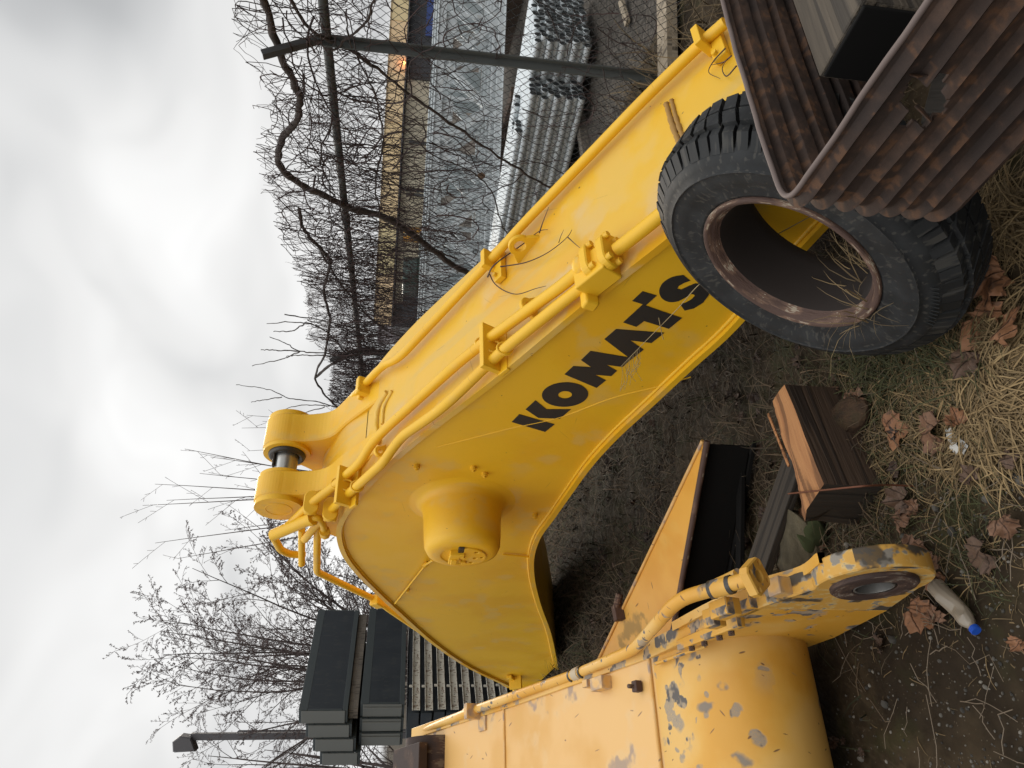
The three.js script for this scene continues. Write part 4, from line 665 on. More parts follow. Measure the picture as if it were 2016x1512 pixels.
    const cap = (x, fl) => { const P2 = [], U2 = [], c = sec.map((_, k) => core(x, k)), m = c.reduce((a, b) => a.add(b.clone()), v3(0, 0, 0)).multiplyScalar(1 / 6); for (let k = 0; k < 6; k++) { const q = fl ? [m, c[(k + 1) % 6], c[k]] : [m, c[k], c[(k + 1) % 6]]; for (const v of q) { P2.push(v.x, v.y, v.z); U2.push(v.z, v.y * 0.3); } } const g = new THREE.BufferGeometry(); g.setAttribute('position', new THREE.Float32BufferAttribute(P2, 3)); g.setAttribute('uv', new THREE.Float32BufferAttribute(U2, 2)); g.computeVertexNormals(); return g; };
    // which side is the split on: towards the left as seen
    const flip = p.clone().dot(v3(-Math.sin(t.rotation.y) * 0, 0, 0)) ; void flip;
    const M2 = (gs, m, nm) => { const g = merged(gs); g.scale(1, 1, 1); mesh(nm, g, m, t); };
    M2([face(0, 1), face(1, 2), face(5, 0), cap(l, true)], M.brownWood, 'timber');
    M2([face(2, 3), face(3, 4), face(4, 5)], M.splitWood, 'split_face');
    M2([cap(0.0, false)], M.darkWood, 'black_end');
    const Rn = rng(9); for (let k = 0; k < 5; k++) { const x = 0.05 + Rn() * l * 0.7; mesh('splinter', bx(0.16 + 0.1 * Rn(), 0.006, 0.010, x + 0.1, h * (0.78 + 0.2 * Rn()), -w / 2 + 0.035 + 0.02 * Rn(), 0.2, 0.05 * Rn(), 0.05 * (Rn() - 0.5), 0.002), M.splitWood, t); }
  }
  // broken concrete
  { const p = onY(1592, 1080, 0.0); const t = thing('concrete_chunk', 'pale mossy broken concrete chunk between the plank and the timber block', 'concrete chunk', v3(p.x - 0.02, gy(p), p.z + 0.06)); mesh('chunk', [xf(jag(lump(0.15, 0.10, 0.085, 611, 5, 0.6), 0.05), 0, 0.045, 0, 0, 0.4, 0.1)], mat(T.concrete, { color: 0xb4aa92, bumpScale: 0.012 }), t); mesh('moss', [xf(lump(0.07, 0.05, 0.05, 613, 4, 0.5), 0.085, 0.05, 0.03)], plain(0.035, 0.042, 0.014, { roughness: 1 }), t); }
  { const p = onY(1692, 822, 0.0); const t = thing('stone', 'mottled brown and grey stone among the leaves right of the timber block', 'stone', v3(p.x, gy(p), p.z)); mesh('stone_body', [xf(lump(0.075, 0.055, 0.11, 621, 4, 0.3), 0, 0.02, 0, 0, 0.5, 0)], mat(T.dirt, { color: 0xffd8b0, bumpScale: 0.01 }), t); }
  { const p = onY(1495, 1085, 0.0); void p; }
  // rusty wire bent over the block
  { const w = [onY(1798, 957, 0.02), onY(1755, 955, 0.10), onY(1700, 957, 0.235), onY(1640, 963, 0.255), onY(1590, 968, 0.24), onY(1552, 972, 0.20)]; tag(mesh('rusty_wire', tube(smooth(w, 40), 0.003, 6), plain(0.13, 0.042, 0.018)), 'thin rusty wire bent across the split timber block', 'wire'); }
  // plastic bottle
  {
    const a = onY(1845, 1150, 0.035), b = onY(1932, 1246, 0.035), d = b.clone().sub(a).setY(0), l = d.length(); d.normalize();
    const t = thing('bottle', 'crushed clear plastic bottle with a blue cap, lying on the bare soil', 'bottle', v3(a.x, Math.max(0, gy(a)) + 0.004, a.z), Math.atan2(-d.z, d.x));
    const s = l / 0.235, prof = [[0.0, 0], [0.024, 0.002], [0.030, 0.010], [0.0315, 0.03], [0.0300, 0.045], [0.0315, 0.06], [0.0315, 0.12], [0.0305, 0.135], [0.0315, 0.15], [0.028, 0.172], [0.020, 0.192], [0.0135, 0.203], [0.0130, 0.212]].map(p => new THREE.Vector2(p[0] * s, p[1] * s));
    const g = new THREE.LatheGeometry(prof, 36); g.rotateZ(-Math.PI / 2); const p = g.attributes.position;
    for (let i = 0; i < p.count; i++) { let x = p.getX(i), y = p.getY(i), z = p.getZ(i); const e = sstep(0.07, 0.11, x / s) * sstep(0.19, 0.15, x / s); if (y > 0) y *= 1 - 0.55 * e * (0.6 + 0.8 * vnoise(x * 50, z * 60 + 9, 5)); y += 0.003 * (vnoise(x * 70 + 3, z * 50 + 4, 8) - 0.5); p.setXYZ(i, x, y + 0.032 * s, z); }
    g.computeVertexNormals();
    mesh('bottle_body', toCreasedNormals(g, 0.5), new THREE.MeshPhysicalMaterial({ color: new THREE.Color().setRGB(0.46, 0.39, 0.30), roughness: 0.3, transmission: 0.5, thickness: 0, ior: 1.5, transparent: false }), t);
    mesh('bottle_cap', [cyl(0.0155 * s, 0.017 * s, 0.220 * s, 0.032 * s, 0, 0, 0, Math.PI / 2, 28), ...Array.from({ length: 28 }, (_, k) => bx(0.015 * s, 0.0012, 0.0012, 0.220 * s, 0.032 * s + 0.0157 * s * Math.cos(k / 28 * 6.283), 0.0157 * s * Math.sin(k / 28 * 6.283), 0, 0, 0, 0.0003))], plain(0.012, 0.075, 0.42, { roughness: 0.4 }), t);
    // a crumpled paper label remnant inside the shade of the shoulder is left out: the photo shows none
  }
  // white litter
  {
    const p = onY(1880, 868, 0.012), t = thing('paper_scrap', 'torn white packet scrap with a red print spot lying in the grass', 'litter', v3(p.x, gy(p) + 0.01, p.z), 0.5);
    const sheetG = (w, h, sd) => { const g = new THREE.PlaneGeometry(w, h, 10, 6); g.rotateX(-Math.PI / 2); const q = g.attributes.position; for (let i = 0; i < q.count; i++) q.setXYZ(i, q.getX(i) + 0.006 * (vnoise(q.getX(i) * 90 + 9, q.getZ(i) * 90 + 9, sd) - 0.5), 0.016 * vnoise(q.getX(i) * 60 + 40, q.getZ(i) * 60 + 40, sd + 3), q.getZ(i)); g.computeVertexNormals(); return g; };
    mesh('scrap', [sheetG(0.085, 0.028, 4)], plain(0.46, 0.44, 0.40, { side: THREE.DoubleSide }), t); mesh('scrap', [xf(sheetG(0.04, 0.03, 8), -0.03, 0.0, 0.03, 0, 0.6, 0)], plain(0.38, 0.37, 0.34, { side: THREE.DoubleSide }), t);
    mesh('red_print', [xf(sheetG(0.008, 0.006, 4), 0.008, 0.0035, -0.002)], plain(0.45, 0.05, 0.06, { side: THREE.DoubleSide }), t);
  }
}

// ------------------------------------------------------------------ fallen maple leaves
{
  const lobes = [[0, -0.20], [0.05, -0.14], [0.22, -0.22], [0.30, -0.13], [0.44, -0.10], [0.40, 0.03], [0.52, 0.16], [0.41, 0.22], [0.40, 0.34], [0.29, 0.30], [0.21, 0.29], [0.20, 0.42], [0.12, 0.45], [0.0, 0.60]];
  const outl = [...lobes, ...lobes.slice(1, -1).reverse().map(([x, y]) => [-x * 0.95, y * 1.03 - 0.01])];
  const leafGeo = (sd, curl) => {
    const n = outl.length, P = [], U = [], I = [], rings = [0, 0.3, 0.55, 0.8, 1];
    for (const r of rings) for (let k = 0; k < n; k++) { const x = outl[k][0] * r, y = 0.06 + (outl[k][1] - 0.06) * r; const hgt = curl * (0.55 * (vnoise(x * 3.2 + 20, y * 3.2 + 20, sd) - 0.5) + 0.9 * (x * x * (hash2(sd, 1, 1) - 0.2) + y * y * (hash2(sd, 2, 1) - 0.3)) + 0.12 * Math.abs(Math.sin(Math.atan2(y + 0.1, x) * 5)) * r); P.push(x, hgt, -y); U.push(x, y); }
    for (let q = 0; q < rings.length - 1; q++) for (let k = 0; k < n; k++) { const a = q * n + k, b = q * n + (k + 1) % n; I.push(a, b, a + n, b, b + n, a + n); }
    let g = new THREE.BufferGeometry(); g.setAttribute('position', new THREE.Float32BufferAttribute(P, 3)); g.setAttribute('uv', new THREE.Float32BufferAttribute(U, 2)); g.setIndex(I); g.computeVertexNormals(); return g;
  };
  const leafTex = (c1, c2) => texSet(256, 1.4, (u, v) => { const x = u * 1.4, y = v * 1.4; const X = x > 0.7 ? x - 1.4 : x, Y = y > 0.9 ? y - 1.4 : y; const an = Math.atan2(Y + 0.28, X), vein = Math.min(...[0.45, 0.95, 1.571, 2.19, 2.69].map(a => Math.abs(an - a))) * Math.hypot(X, Y + 0.28); const n = fbm(u * 9, v * 9, 4, 701, 9); let c = mix3(c1, c2, n); c = mix3(c, c1.map(q => q * 0.45), 0.7 * sstep(0.011, 0.004, vein)); c = mix3(c, [0.04, 0.022, 0.012], 0.6 * sstep(0.62, 0.72, fbm(u * 13, v * 13, 3, 707, 13))); return [...c, 0.5 - 0.4 * sstep(0.02, 0.004, vein) + 0.3 * n, 0.7]; });
  const mats = [leafTex([0.165, 0.066, 0.026], [0.26, 0.122, 0.055]), leafTex([0.12, 0.054, 0.026], [0.19, 0.10, 0.055]), leafTex([0.070, 0.036, 0.020], [0.12, 0.070, 0.042])].map(t => mat(t, { bumpScale: 0.01, side: THREE.DoubleSide }));
  const geos = [0, 1, 2, 3, 4].map(k => leafGeo(20 + k * 7, [0.8, 0.6, 1.1, 1.4, 0.75][k]));
  const G = 'fallen maple leaves on the ground';
  // image x, y, size, turn, tone, shape, tilt, label
  const list = [
    [1965, 545, 0.16, 0.4, 0, 2, 0.5, 'orange maple leaf standing curled right of the tyre, upper of the bright pair'],
    [1935, 632, 0.17, 2.4, 0, 0, 0.15, 'largest orange brown maple leaf, flat on the grass right of the tyre'],
    [1985, 655, 0.13, 4.2, 0, 4, -0.25, 'orange maple leaf overlapping the largest leaf right of the tyre'],
    [1928, 560, 0.13, 5.2, 2, 3, 0.3, 'dull dark leaf in the shade under the bright curled leaf'],
    [1915, 705, 0.11, 1.2, 2, 3, 0.2, 'dark crumpled leaf in the straw left of the largest leaf'],
    [1762, 848, 0.13, 3.3, 0, 1, 0.1, 'brown orange maple leaf in the straw, second from the stone'],
    [1845, 852, 0.14, 0.2, 1, 4, 0.05, 'pinkish brown flat maple leaf beside the white packet scrap'],
    [1893, 828, 0.07, 5.0, 0, 2, 0.8, 'small bright leaf standing upright behind the white packet scrap'],
    [1640, 772, 0.085, 2.0, 1, 3, 0.3, 'curled leaf behind the far end of the split timber block'],
    [1695, 795, 0.11, 4.4, 1, 3, 0.4, 'curled leaf leaning on the mottled stone'],
    [1845, 1095, 0.11, 0.9, 1, 2, 0.7, 'pale brown leaf upright at the tip of the boom foot'],
    [1812, 1085, 0.10, 3.9, 1, 3, 0.5, 'brown leaf tucked behind the tip of the boom foot'],
    [1850, 1138, 0.09, 1.6, 0, 4, 0.3, 'light brown leaf under the bottom of the plastic bottle'],
    [1818, 1205, 0.12, 2.7, 0, 0, 0.5, 'reddish brown leaf beside the plastic bottle, under the boom foot'],
    [1855, 1216, 0.07, 4.9, 1, 3, 0.3, 'small curled red brown leaf touching the plastic bottle'],
    [1610, 1060, 0.13, 1.0, 1, 3, 0.7, 'crumpled reddish leaf between the concrete chunk and the timber block'],
    [1592, 1000, 0.08, 2.6, 0, 2, 0.6, 'small orange leaf under the plank by the rusty wire'],
    [1788, 985, 0.10, 0.3, 2, 3, 0.3, 'dark wet leaf right of the charred end of the timber block'],
    [1812, 1002, 0.06, 5.6, 1, 2, 0.4, 'small red brown leaf in the grass right of the timber block'],
    [1783, 1022, 0.08, 3.0, 1, 3, 0.3, 'ragged tan leaf right of the lower corner of the timber block'],
    [1985, 1030, 0.08, 2.2, 1, 2, 0.5, 'pale tan leaf alone on the soil at the lower right'],
    [1940, 1090, 0.11, 0.7, 2, 4, 0.1, 'dull brown leaf flat on the soil above the bottle cap'],
    [1748, 1092, 0.07, 1.9, 1, 3, 0.4, 'small leaf against the edge of the boom foot'],
    [1980, 905, 0.06, 3.6, 2, 4, 0.2, 'small dark leaf in the straw at the far right'],
    [1912, 940, 0.07, 5.3, 2, 3, 0.3, 'dark folded leaf between the straw clumps'],
    [2013, 1265, 0.05, 1.1, 0, 2, 0.3, 'tiny orange leaf at the very edge of the soil'],
  ];
  for (const [x, y, s, turn, tone, k, tilt, label] of list) {
    const p = onY(x, y, 0.02), m = mesh('maple_leaf', geos[k], mats[tone]);
    m.scale.setScalar(s); m.position.set(p.x, groundH(p.x, p.z) + 0.020 + Math.abs(tilt) * s * 0.2, p.z); m.rotation.set(tilt * 0.9 * Math.cos(turn), turn, tilt * 0.9 * Math.sin(turn)); m.rotation.order = 'YXZ';
    tag(m, label, 'leaf', G);
  }
  // rotted leaf litter under the boom, too small to count
  const R = rng(31), im = new THREE.InstancedMesh(geos[3], mats[2], 700); im.name = 'leaf_litter'; im.userData = { label: 'small rotted leaves scattered through the dead weeds under the boom', category: 'leaf litter', kind: 'stuff' };
  const mm = new THREE.Matrix4(), cc = new THREE.Color();
  for (let k = 0; k < 700; k++) { const x = -3.2 + R() * 5, z = -2.2 - R() * 5.2, s = 0.03 + 0.05 * R(); mm.compose(v3(x, groundH(x, z) + 0.02, z), new THREE.Quaternion().setFromEuler(new THREE.Euler(R() - 0.5, R() * 6.3, R() - 0.5)), v3(s, s, s)); im.setMatrixAt(k, mm); const q = 0.25 + 0.6 * R(); cc.setRGB(q, q * 0.95, q * 0.9); im.setColorAt(k, cc); }
  im.castShadow = im.receiveShadow = true; scene.add(im);
}

// ------------------------------------------------------------------ grass and weeds
{
  const blade = (len, wid, bend, seg = 4) => { const P = [], I = [], U = []; for (let i = 0; i <= seg; i++) { const t = i / seg, w = wid * (1 - 0.85 * t), y = len * Math.sin(t * bend) / bend, z = len * (1 - Math.cos(t * bend)) / bend; P.push(-w, y, z, w, y + 0.0, z); U.push(0, t, 1, t); if (i < seg) { const a = i * 2; I.push(a, a + 1, a + 2, a + 1, a + 3, a + 2); } } const g = new THREE.BufferGeometry(); g.setAttribute('position', new THREE.Float32BufferAttribute(P, 3)); g.setAttribute('uv', new THREE.Float32BufferAttribute(U, 2)); g.setIndex(I); g.computeVertexNormals(); return g; };
  const bm = new THREE.MeshStandardMaterial({ color: 0xffffff, roughness: 0.85, side: THREE.DoubleSide });
  const q = new THREE.Quaternion(), e = new THREE.Euler(), mm = new THREE.Matrix4(), cc = new THREE.Color();
  function field(name, label, geo, list) {
    const im = new THREE.InstancedMesh(geo, bm, list.length); im.name = name; im.userData = { label, category: 'grass', kind: 'stuff' };
    list.forEach((b, k) => { e.set(b.lean, b.turn, b.roll, 'YXZ'); q.setFromEuler(e); mm.compose(v3(b.x, b.y ?? groundH(b.x, b.z) - 0.004, b.z), q, v3(b.s * (b.w ?? 1), b.s, b.s)); im.setMatrixAt(k, mm); cc.setRGB(...b.c); im.setColorAt(k, cc); });
    im.castShadow = im.receiveShadow = true; scene.add(im); return im;
  }
  const straw = (R) => { const t = R(), b = 0.45 + 0.75 * R(); return [lerp(0.235, 0.155, t) * b, lerp(0.163, 0.100, t) * b, lerp(0.076, 0.042, t) * b]; };
  const green = (R) => { const b = 0.5 + 0.8 * R(); return [0.046 * b, 0.048 * b, 0.014 * b]; };
  const brown = (R) => { const b = 0.4 + 0.9 * R(), t = R(); return [lerp(0.078, 0.118, t) * b, lerp(0.055, 0.078, t) * b, lerp(0.030, 0.043, t) * b]; };
  const inBoom2 = (x, z) => { const d = v3(x - O2.x, 0, z - O2.z), s = d.dot(H2), w = d.dot(N2); return s < -0.62 && w > -0.03 && w < 1.3; };
  const R = rng(41), A = [], B = [], Cc = [], D = [];
  const put = (arr, ix, iy, sx, n, len, lean, col, w = 1) => { const c = onY(ix, iy, 0); const dirA = R() * 6.28; for (let k = 0; k < n; k++) { const a = R() * 6.28, r = sx * Math.sqrt(R()); const x = c.x + Math.cos(a) * r, z = c.z + Math.sin(a) * r; if (inBoom2(x, z)) continue; arr.push({ x, z, s: len * (0.5 + 0.9 * R()), lean: lean[0] + lean[1] * R(), turn: dirA + (R() - 0.5) * 3.4, roll: (R() - 0.5) * 0.7, c: col(R), w }); } };
  // dense straw tussocks on the right, thinner towards the bare soil on the left
  for (let k = 0; k < 150; k++) { const ix = 1660 + R() * 356, iy = 590 + R() * 330; put(A, ix, iy, 0.10, 40, 0.13, [0.7, 0.9], straw, 1); }
  for (let k = 0; k < 75; k++) { const ix = 1900 + R() * 130, iy = 660 + R() * 210; put(A, ix, iy, 0.09, 60, 0.17, [0.8, 0.7], (q) => straw(q).map(v => v * 1.25), 1); }
  for (let k = 0; k < 30; k++) { const ix = 1905 + R() * 110, iy = 400 + R() * 60; put(A, ix, iy, 0.07, 45, 0.15, [0.6, 0.8], straw, 1); }
  for (let k = 0; k < 85; k++) { const ix = 1700 + R() * 316, iy = 880 + R() * 330; put(A, ix, iy, 0.13, 14, 0.12, [0.9, 0.7], straw, 0.9); }
  for (let k = 0; k < 45; k++) { const ix = 1720 + R() * 296, iy = 1150 + R() * 362; put(A, ix, iy, 0.22, 6, 0.12, [1.1, 0.5], (q) => straw(q).map(v => v * 0.8), 0.8); }
  for (let k = 0; k < 70; k++) { const ix = 1650 + R() * 260, iy = 640 + R() * 120; put(B, ix, iy, 0.10, 26, 0.12, [0.5, 0.9], green, 1); }
  for (let k = 0; k < 50; k++) { const ix = 1720 + R() * 270, iy = 760 + R() * 420; put(B, ix, iy, 0.09, 16, 0.08, [0.4, 0.9], green, 1); }
  for (let k = 0; k < 8; k++) put(B, 1600 + R() * 25, 1045 + R() * 25, 0.04, 40, 0.05, [0.3, 0.9], green, 1);
  // dead weeds from under the boom back to the fence
  for (let k = 0; k < 7200; k++) { const x = -4.6 + R() * 6.4, z = -2.35 - Math.pow(R(), 1.25) * 8.5; const n = 8 + (R() * 12 | 0), dA = R() * 6.28, col = R() < 0.28 ? green : brown, L0 = (0.05 + 0.11 * R()) * (1 + 0.7 * sstep(-3, -7, z)); for (let j = 0; j < n; j++) { const xx = x + (R() - 0.5) * 0.3, zz = z + (R() - 0.5) * 0.3; if (inBoom2(xx, zz)) continue; (Cc).push({ x: xx, z: zz, s: L0 * (0.5 + R()), lean: 0.4 + R(), turn: dA + (R() - 0.5) * 4, roll: (R() - 0.5) * 0.8, c: col === green ? green(R).map(v => v * 0.7) : brown(R), w: 1 }); } }
  for (let k = 0; k < 240; k++) { const t = -3 + R() * 16, o = -0.2 + R() * 0.8, p = F0.clone().addScaledVector(FD, t).addScaledVector(FN, o); for (let j = 0; j < 14; j++) Cc.push({ x: p.x + (R() - 0.5) * 0.3, z: p.z + (R() - 0.5) * 0.3, s: 0.15 + 0.3 * R(), lean: 0.1 + 0.7 * R(), turn: R() * 6.28, roll: (R() - 0.5) * 0.6, c: straw(R).map(v => v * 0.6), w: 0.9 }); }
  // straw caught in the rim
  const rimP = (ix, iy, d) => at(ix, iy, d);
  for (let k = 0; k < 34; k++) { const p = rimP(1690 + R() * 30, 590 + R() * 45, 2.08 + 0.1 * R()); D.push({ x: p.x, y: p.y - 0.02, z: p.z, s: 0.10 + 0.12 * R(), lean: -0.3 + 1.4 * R(), turn: R() * 6.28, roll: R() - 0.5, c: straw(R), w: 0.8 }); }
  for (let k = 0; k < 26; k++) { const p = rimP(1700 + R() * 40, 590 - R() * 120, 2.18 + 0.1 * R()); D.push({ x: p.x, y: p.y - 0.01, z: p.z, s: 0.14 + 0.14 * R(), lean: 0.2 + 1.0 * R(), turn: 1.2 + R() * 1.6, roll: R() - 0.5, c: straw(R), w: 0.7 }); }
  const g1 = blade(1, 0.014, 1.5), g2 = blade(1, 0.017, 0.9), g3 = blade(1, 0.016, 1.2, 3);
  field('straw_grass', 'dead straw coloured grass lying in tussocks right of the tyre and over the soil', g1, A);
  field('green_grass', 'short green grass showing through the straw', g2, B);
  field('dead_weeds', 'dull brown dead weeds under and behind the big yellow boom', g3, Cc);
  field('caught_straw', 'loose straw caught in the rusty rim of the tyre', g1, D);
  console.log('blades', A.length, B.length, Cc.length, D.length);
  // twiggy litter on the soil
  const tl = []; for (let k = 0; k < 260; k++) { const far = k > 90, p = far ? v3(-3.6 + R() * 5.2, 0, -2.4 - R() * 5.5) : onY(1640 + R() * 376, 650 + R() * 862, 0); if (inBoom2(p.x, p.z)) continue; const a = R() * 6.28, l = 0.06 + 0.22 * R() * R(), pts = []; for (let j = 0; j < 5; j++) { const t = j / 4; const x = p.x + Math.cos(a + 0.5 * t * (R() - 0.5)) * l * t, z = p.z + Math.sin(a + 0.5 * t * (R() - 0.5)) * l * t; pts.push(v3(x, groundH(x, z) + 0.012 + 0.03 * R() * t, z)); } tl.push(tube(pts, 0.0008 + 0.0009 * R(), 4, false)); }
  const tlm = mesh('twig_litter', tl, plain(0.16, 0.12, 0.08)); tlm.userData = { label: 'fine dry twigs and stems strewn over the soil', category: 'twigs', kind: 'stuff' };
  // small stones in the soil
  const st = new THREE.InstancedMesh(lump(1, 0.7, 0.9, 9, 1, 0.3), plain(1, 1, 1, { roughness: 0.9 }), 900); st.name = 'soil_stones'; st.userData = { label: 'small stones and grit scattered in the dark soil', category: 'stones', kind: 'stuff' };
  for (let k = 0; k < 900; k++) { const p = k < 600 ? onY(1640 + R() * 400, 880 + R() * 660, 0) : onY(1500 + R() * 516, 560 + R() * 500, 0); const s = 0.0025 + 0.006 * R() * R() + (R() < 0.02 ? 0.01 : 0); mm.compose(v3(p.x, groundH(p.x, p.z) + s * 0.2, p.z), q.setFromEuler(e.set(R() * 3, R() * 6, R() * 3)), v3(s, s, s)); st.setMatrixAt(k, mm); const b = 0.03 + 0.22 * R() * R(); cc.setRGB(b, b * 0.9, b * 0.74); st.setColorAt(k, cc); }
  st.castShadow = st.receiveShadow = true; scene.add(st);
  // one tall dry stalk with a feathery head in front of the lettering
  const P = (x, y, w) => { const p = onPlane(x, y, OB.clone().addScaledVector(NB, w), NB); return p; };
  const base = P(1400, 540, 0.13), stalk = smooth([v3(base.x + 0.28, base.y - 0.42, base.z + 0.1), base, P(1330, 612, 0.12), P(1258, 685, 0.12), P(1222, 722, 0.13)], 30), hg = [tube(stalk, stalk.map((_, i) => 0.0022 * (1 - 0.6 * i / 30)), 5)];
  hg.push(tube(smooth([P(1300, 640, 0.12), P(1297, 625, 0.125), P(1302, 652, 0.12), P(1306, 668, 0.12)], 10), 0.0016, 4));
  for (let k = 0; k < 16; k++) { const a = P(1258 - k * 2.3, 685 + k * 2.4, 0.13), dx = -6 - R() * 8 + k * 0.6, dy = 30 + R() * 28; const b = P(1258 - k * 2.3 + (R() < 0.3 ? 26 : 8) * R() + dx * 0.4, 685 + k * 2.4 + dy * 0.6, 0.14), c = P(1258 - k * 2.3 + dx + (R() < 0.3 ? 25 : 0), 685 + k * 2.4 + dy, 0.15); const s = smooth([a, b, c], 9); hg.push(tube(s, 0.0007, 3, false)); s.slice(4).forEach((p) => hg.push(xf(new THREE.OctahedronGeometry(0.0022), p.x, p.y, p.z))); }
  tag(mesh('dry_grass_stalk', hg, plain(0.36, 0.27, 0.13)), 'tall dry grass stalk with a feathery head bent across the KOMATSU lettering', 'grass stalk');
}

// ------------------------------------------------------------------ chain-link fence grown over with bare vines
const fence = (t, y, o = 0) => F0.clone().addScaledVector(FD, t).addScaledVector(FN, o).setY(y);
const fenceImg = (x, y) => { const p = onPlane(x, y, F0, FN); return [p.clone().sub(F0).dot(FD), p.y]; };
const RAIL = 2.13;
{
  const t = thing('chain_link_fence', 'long chain-link fence with steel posts, angled arms and a top rail, overgrown with bare vines', 'chain-link fence', F0, 0);
  const loc = (t0, y, o = 0) => fence(t0, y, o).sub(F0);
  const ang = Math.atan2(-FD.z, FD.x);
  for (let k = -1; k < 8; k++) {
    const s = k * 5.55, c = loc(s, 0);
    mesh('post', [bx(0.065, RAIL + 0.05, 0.012, c.x, RAIL / 2, c.z, 0, ang, 0), bx(0.012, RAIL + 0.05, 0.062, c.x + FN.x * 0.034, RAIL / 2, c.z + FN.z * 0.034, 0, ang, 0)], M.fenceSteel, t);
    const a = loc(s, RAIL - 0.02, 0.0), b = loc(s, RAIL + 0.36, 0.19), d = b.clone().sub(a), l = d.length(), g = bx(0.05, l, 0.012, 0, 0, 0, 0, 0, 0, 0.002), g2 = bx(0.012, l, 0.03, -0.02, 0, 0.018, 0, 0, 0, 0.002);
    const m = mergeGeometries([g, g2].map(norm)); m.applyQuaternion(new THREE.Quaternion().setFromAxisAngle(v3(0, 1, 0), ang)); m.applyQuaternion(new THREE.Quaternion().setFromUnitVectors(v3(0, 1, 0), d.normalize())); const c2 = a.add(b).multiplyScalar(0.5); m.translate(c2.x, c2.y, c2.z);
    mesh('barb_arm', m, plain(0.05, 0.05, 0.05), t);
  }
  mesh('top_rail', tube([loc(-6, RAIL), loc(45, RAIL)], 0.03, 14), M.fenceSteel, t);
  mesh('rail_sleeve', tube([loc(2.15, RAIL), loc(2.28, RAIL)], 0.036, 14), plain(0.04, 0.04, 0.04), t);
  // woven wire: zigzags that hook their neighbours
  const P = [], I = [], Nn = [];
  const seg = (a, b, r) => { const d = b.clone().sub(a).normalize(), u = new V3().crossVectors(d, FN).normalize(), w = FN; const base = P.length / 3; for (const p of [a, b]) for (let k = 0; k < 3; k++) { const q = k / 3 * 6.283, n = u.clone().multiplyScalar(Math.cos(q)).addScaledVector(w, Math.sin(q)); P.push(p.x + n.x * r, p.y + n.y * r, p.z + n.z * r); Nn.push(n.x, n.y, n.z); } for (let k = 0; k < 3; k++) { const k2 = (k + 1) % 3; I.push(base + k, base + k2, base + 3 + k, base + k2, base + 3 + k2, base + 3 + k); } };
  const p = 0.036, hh = 0.036;
  const sagF = (s, y) => 0.03 * (fbm(s * 1.1 + 20, y * 1.3 + 20, 3, 801) - 0.5);
  for (let i = 0, s = -1.6; s < 12; s += p, i++) {
    const rows = Math.floor((RAIL - 0.04) / hh);
    for (let j = 0; j < rows; j++) { const y0 = 0.04 + j * hh, y1 = y0 + hh, q = ((j + i) % 2 ? 1 : -1) * p * 0.52; seg(loc(s + q, y0, (j % 2 ? 0.003 : -0.003) + sagF(s, y0)), loc(s - q, y1, (j % 2 ? -0.003 : 0.003) + sagF(s, y1)), 0.0018); }
  }
  const g = new THREE.BufferGeometry(); g.setAttribute('position', new THREE.Float32BufferAttribute(P, 3)); g.setAttribute('normal', new THREE.Float32BufferAttribute(Nn, 3)); g.setIndex(I);
  mesh('wire_mesh', g, M.wire, t).userData.kind = 'stuff';
  console.log('mesh tris', I.length / 3);
}
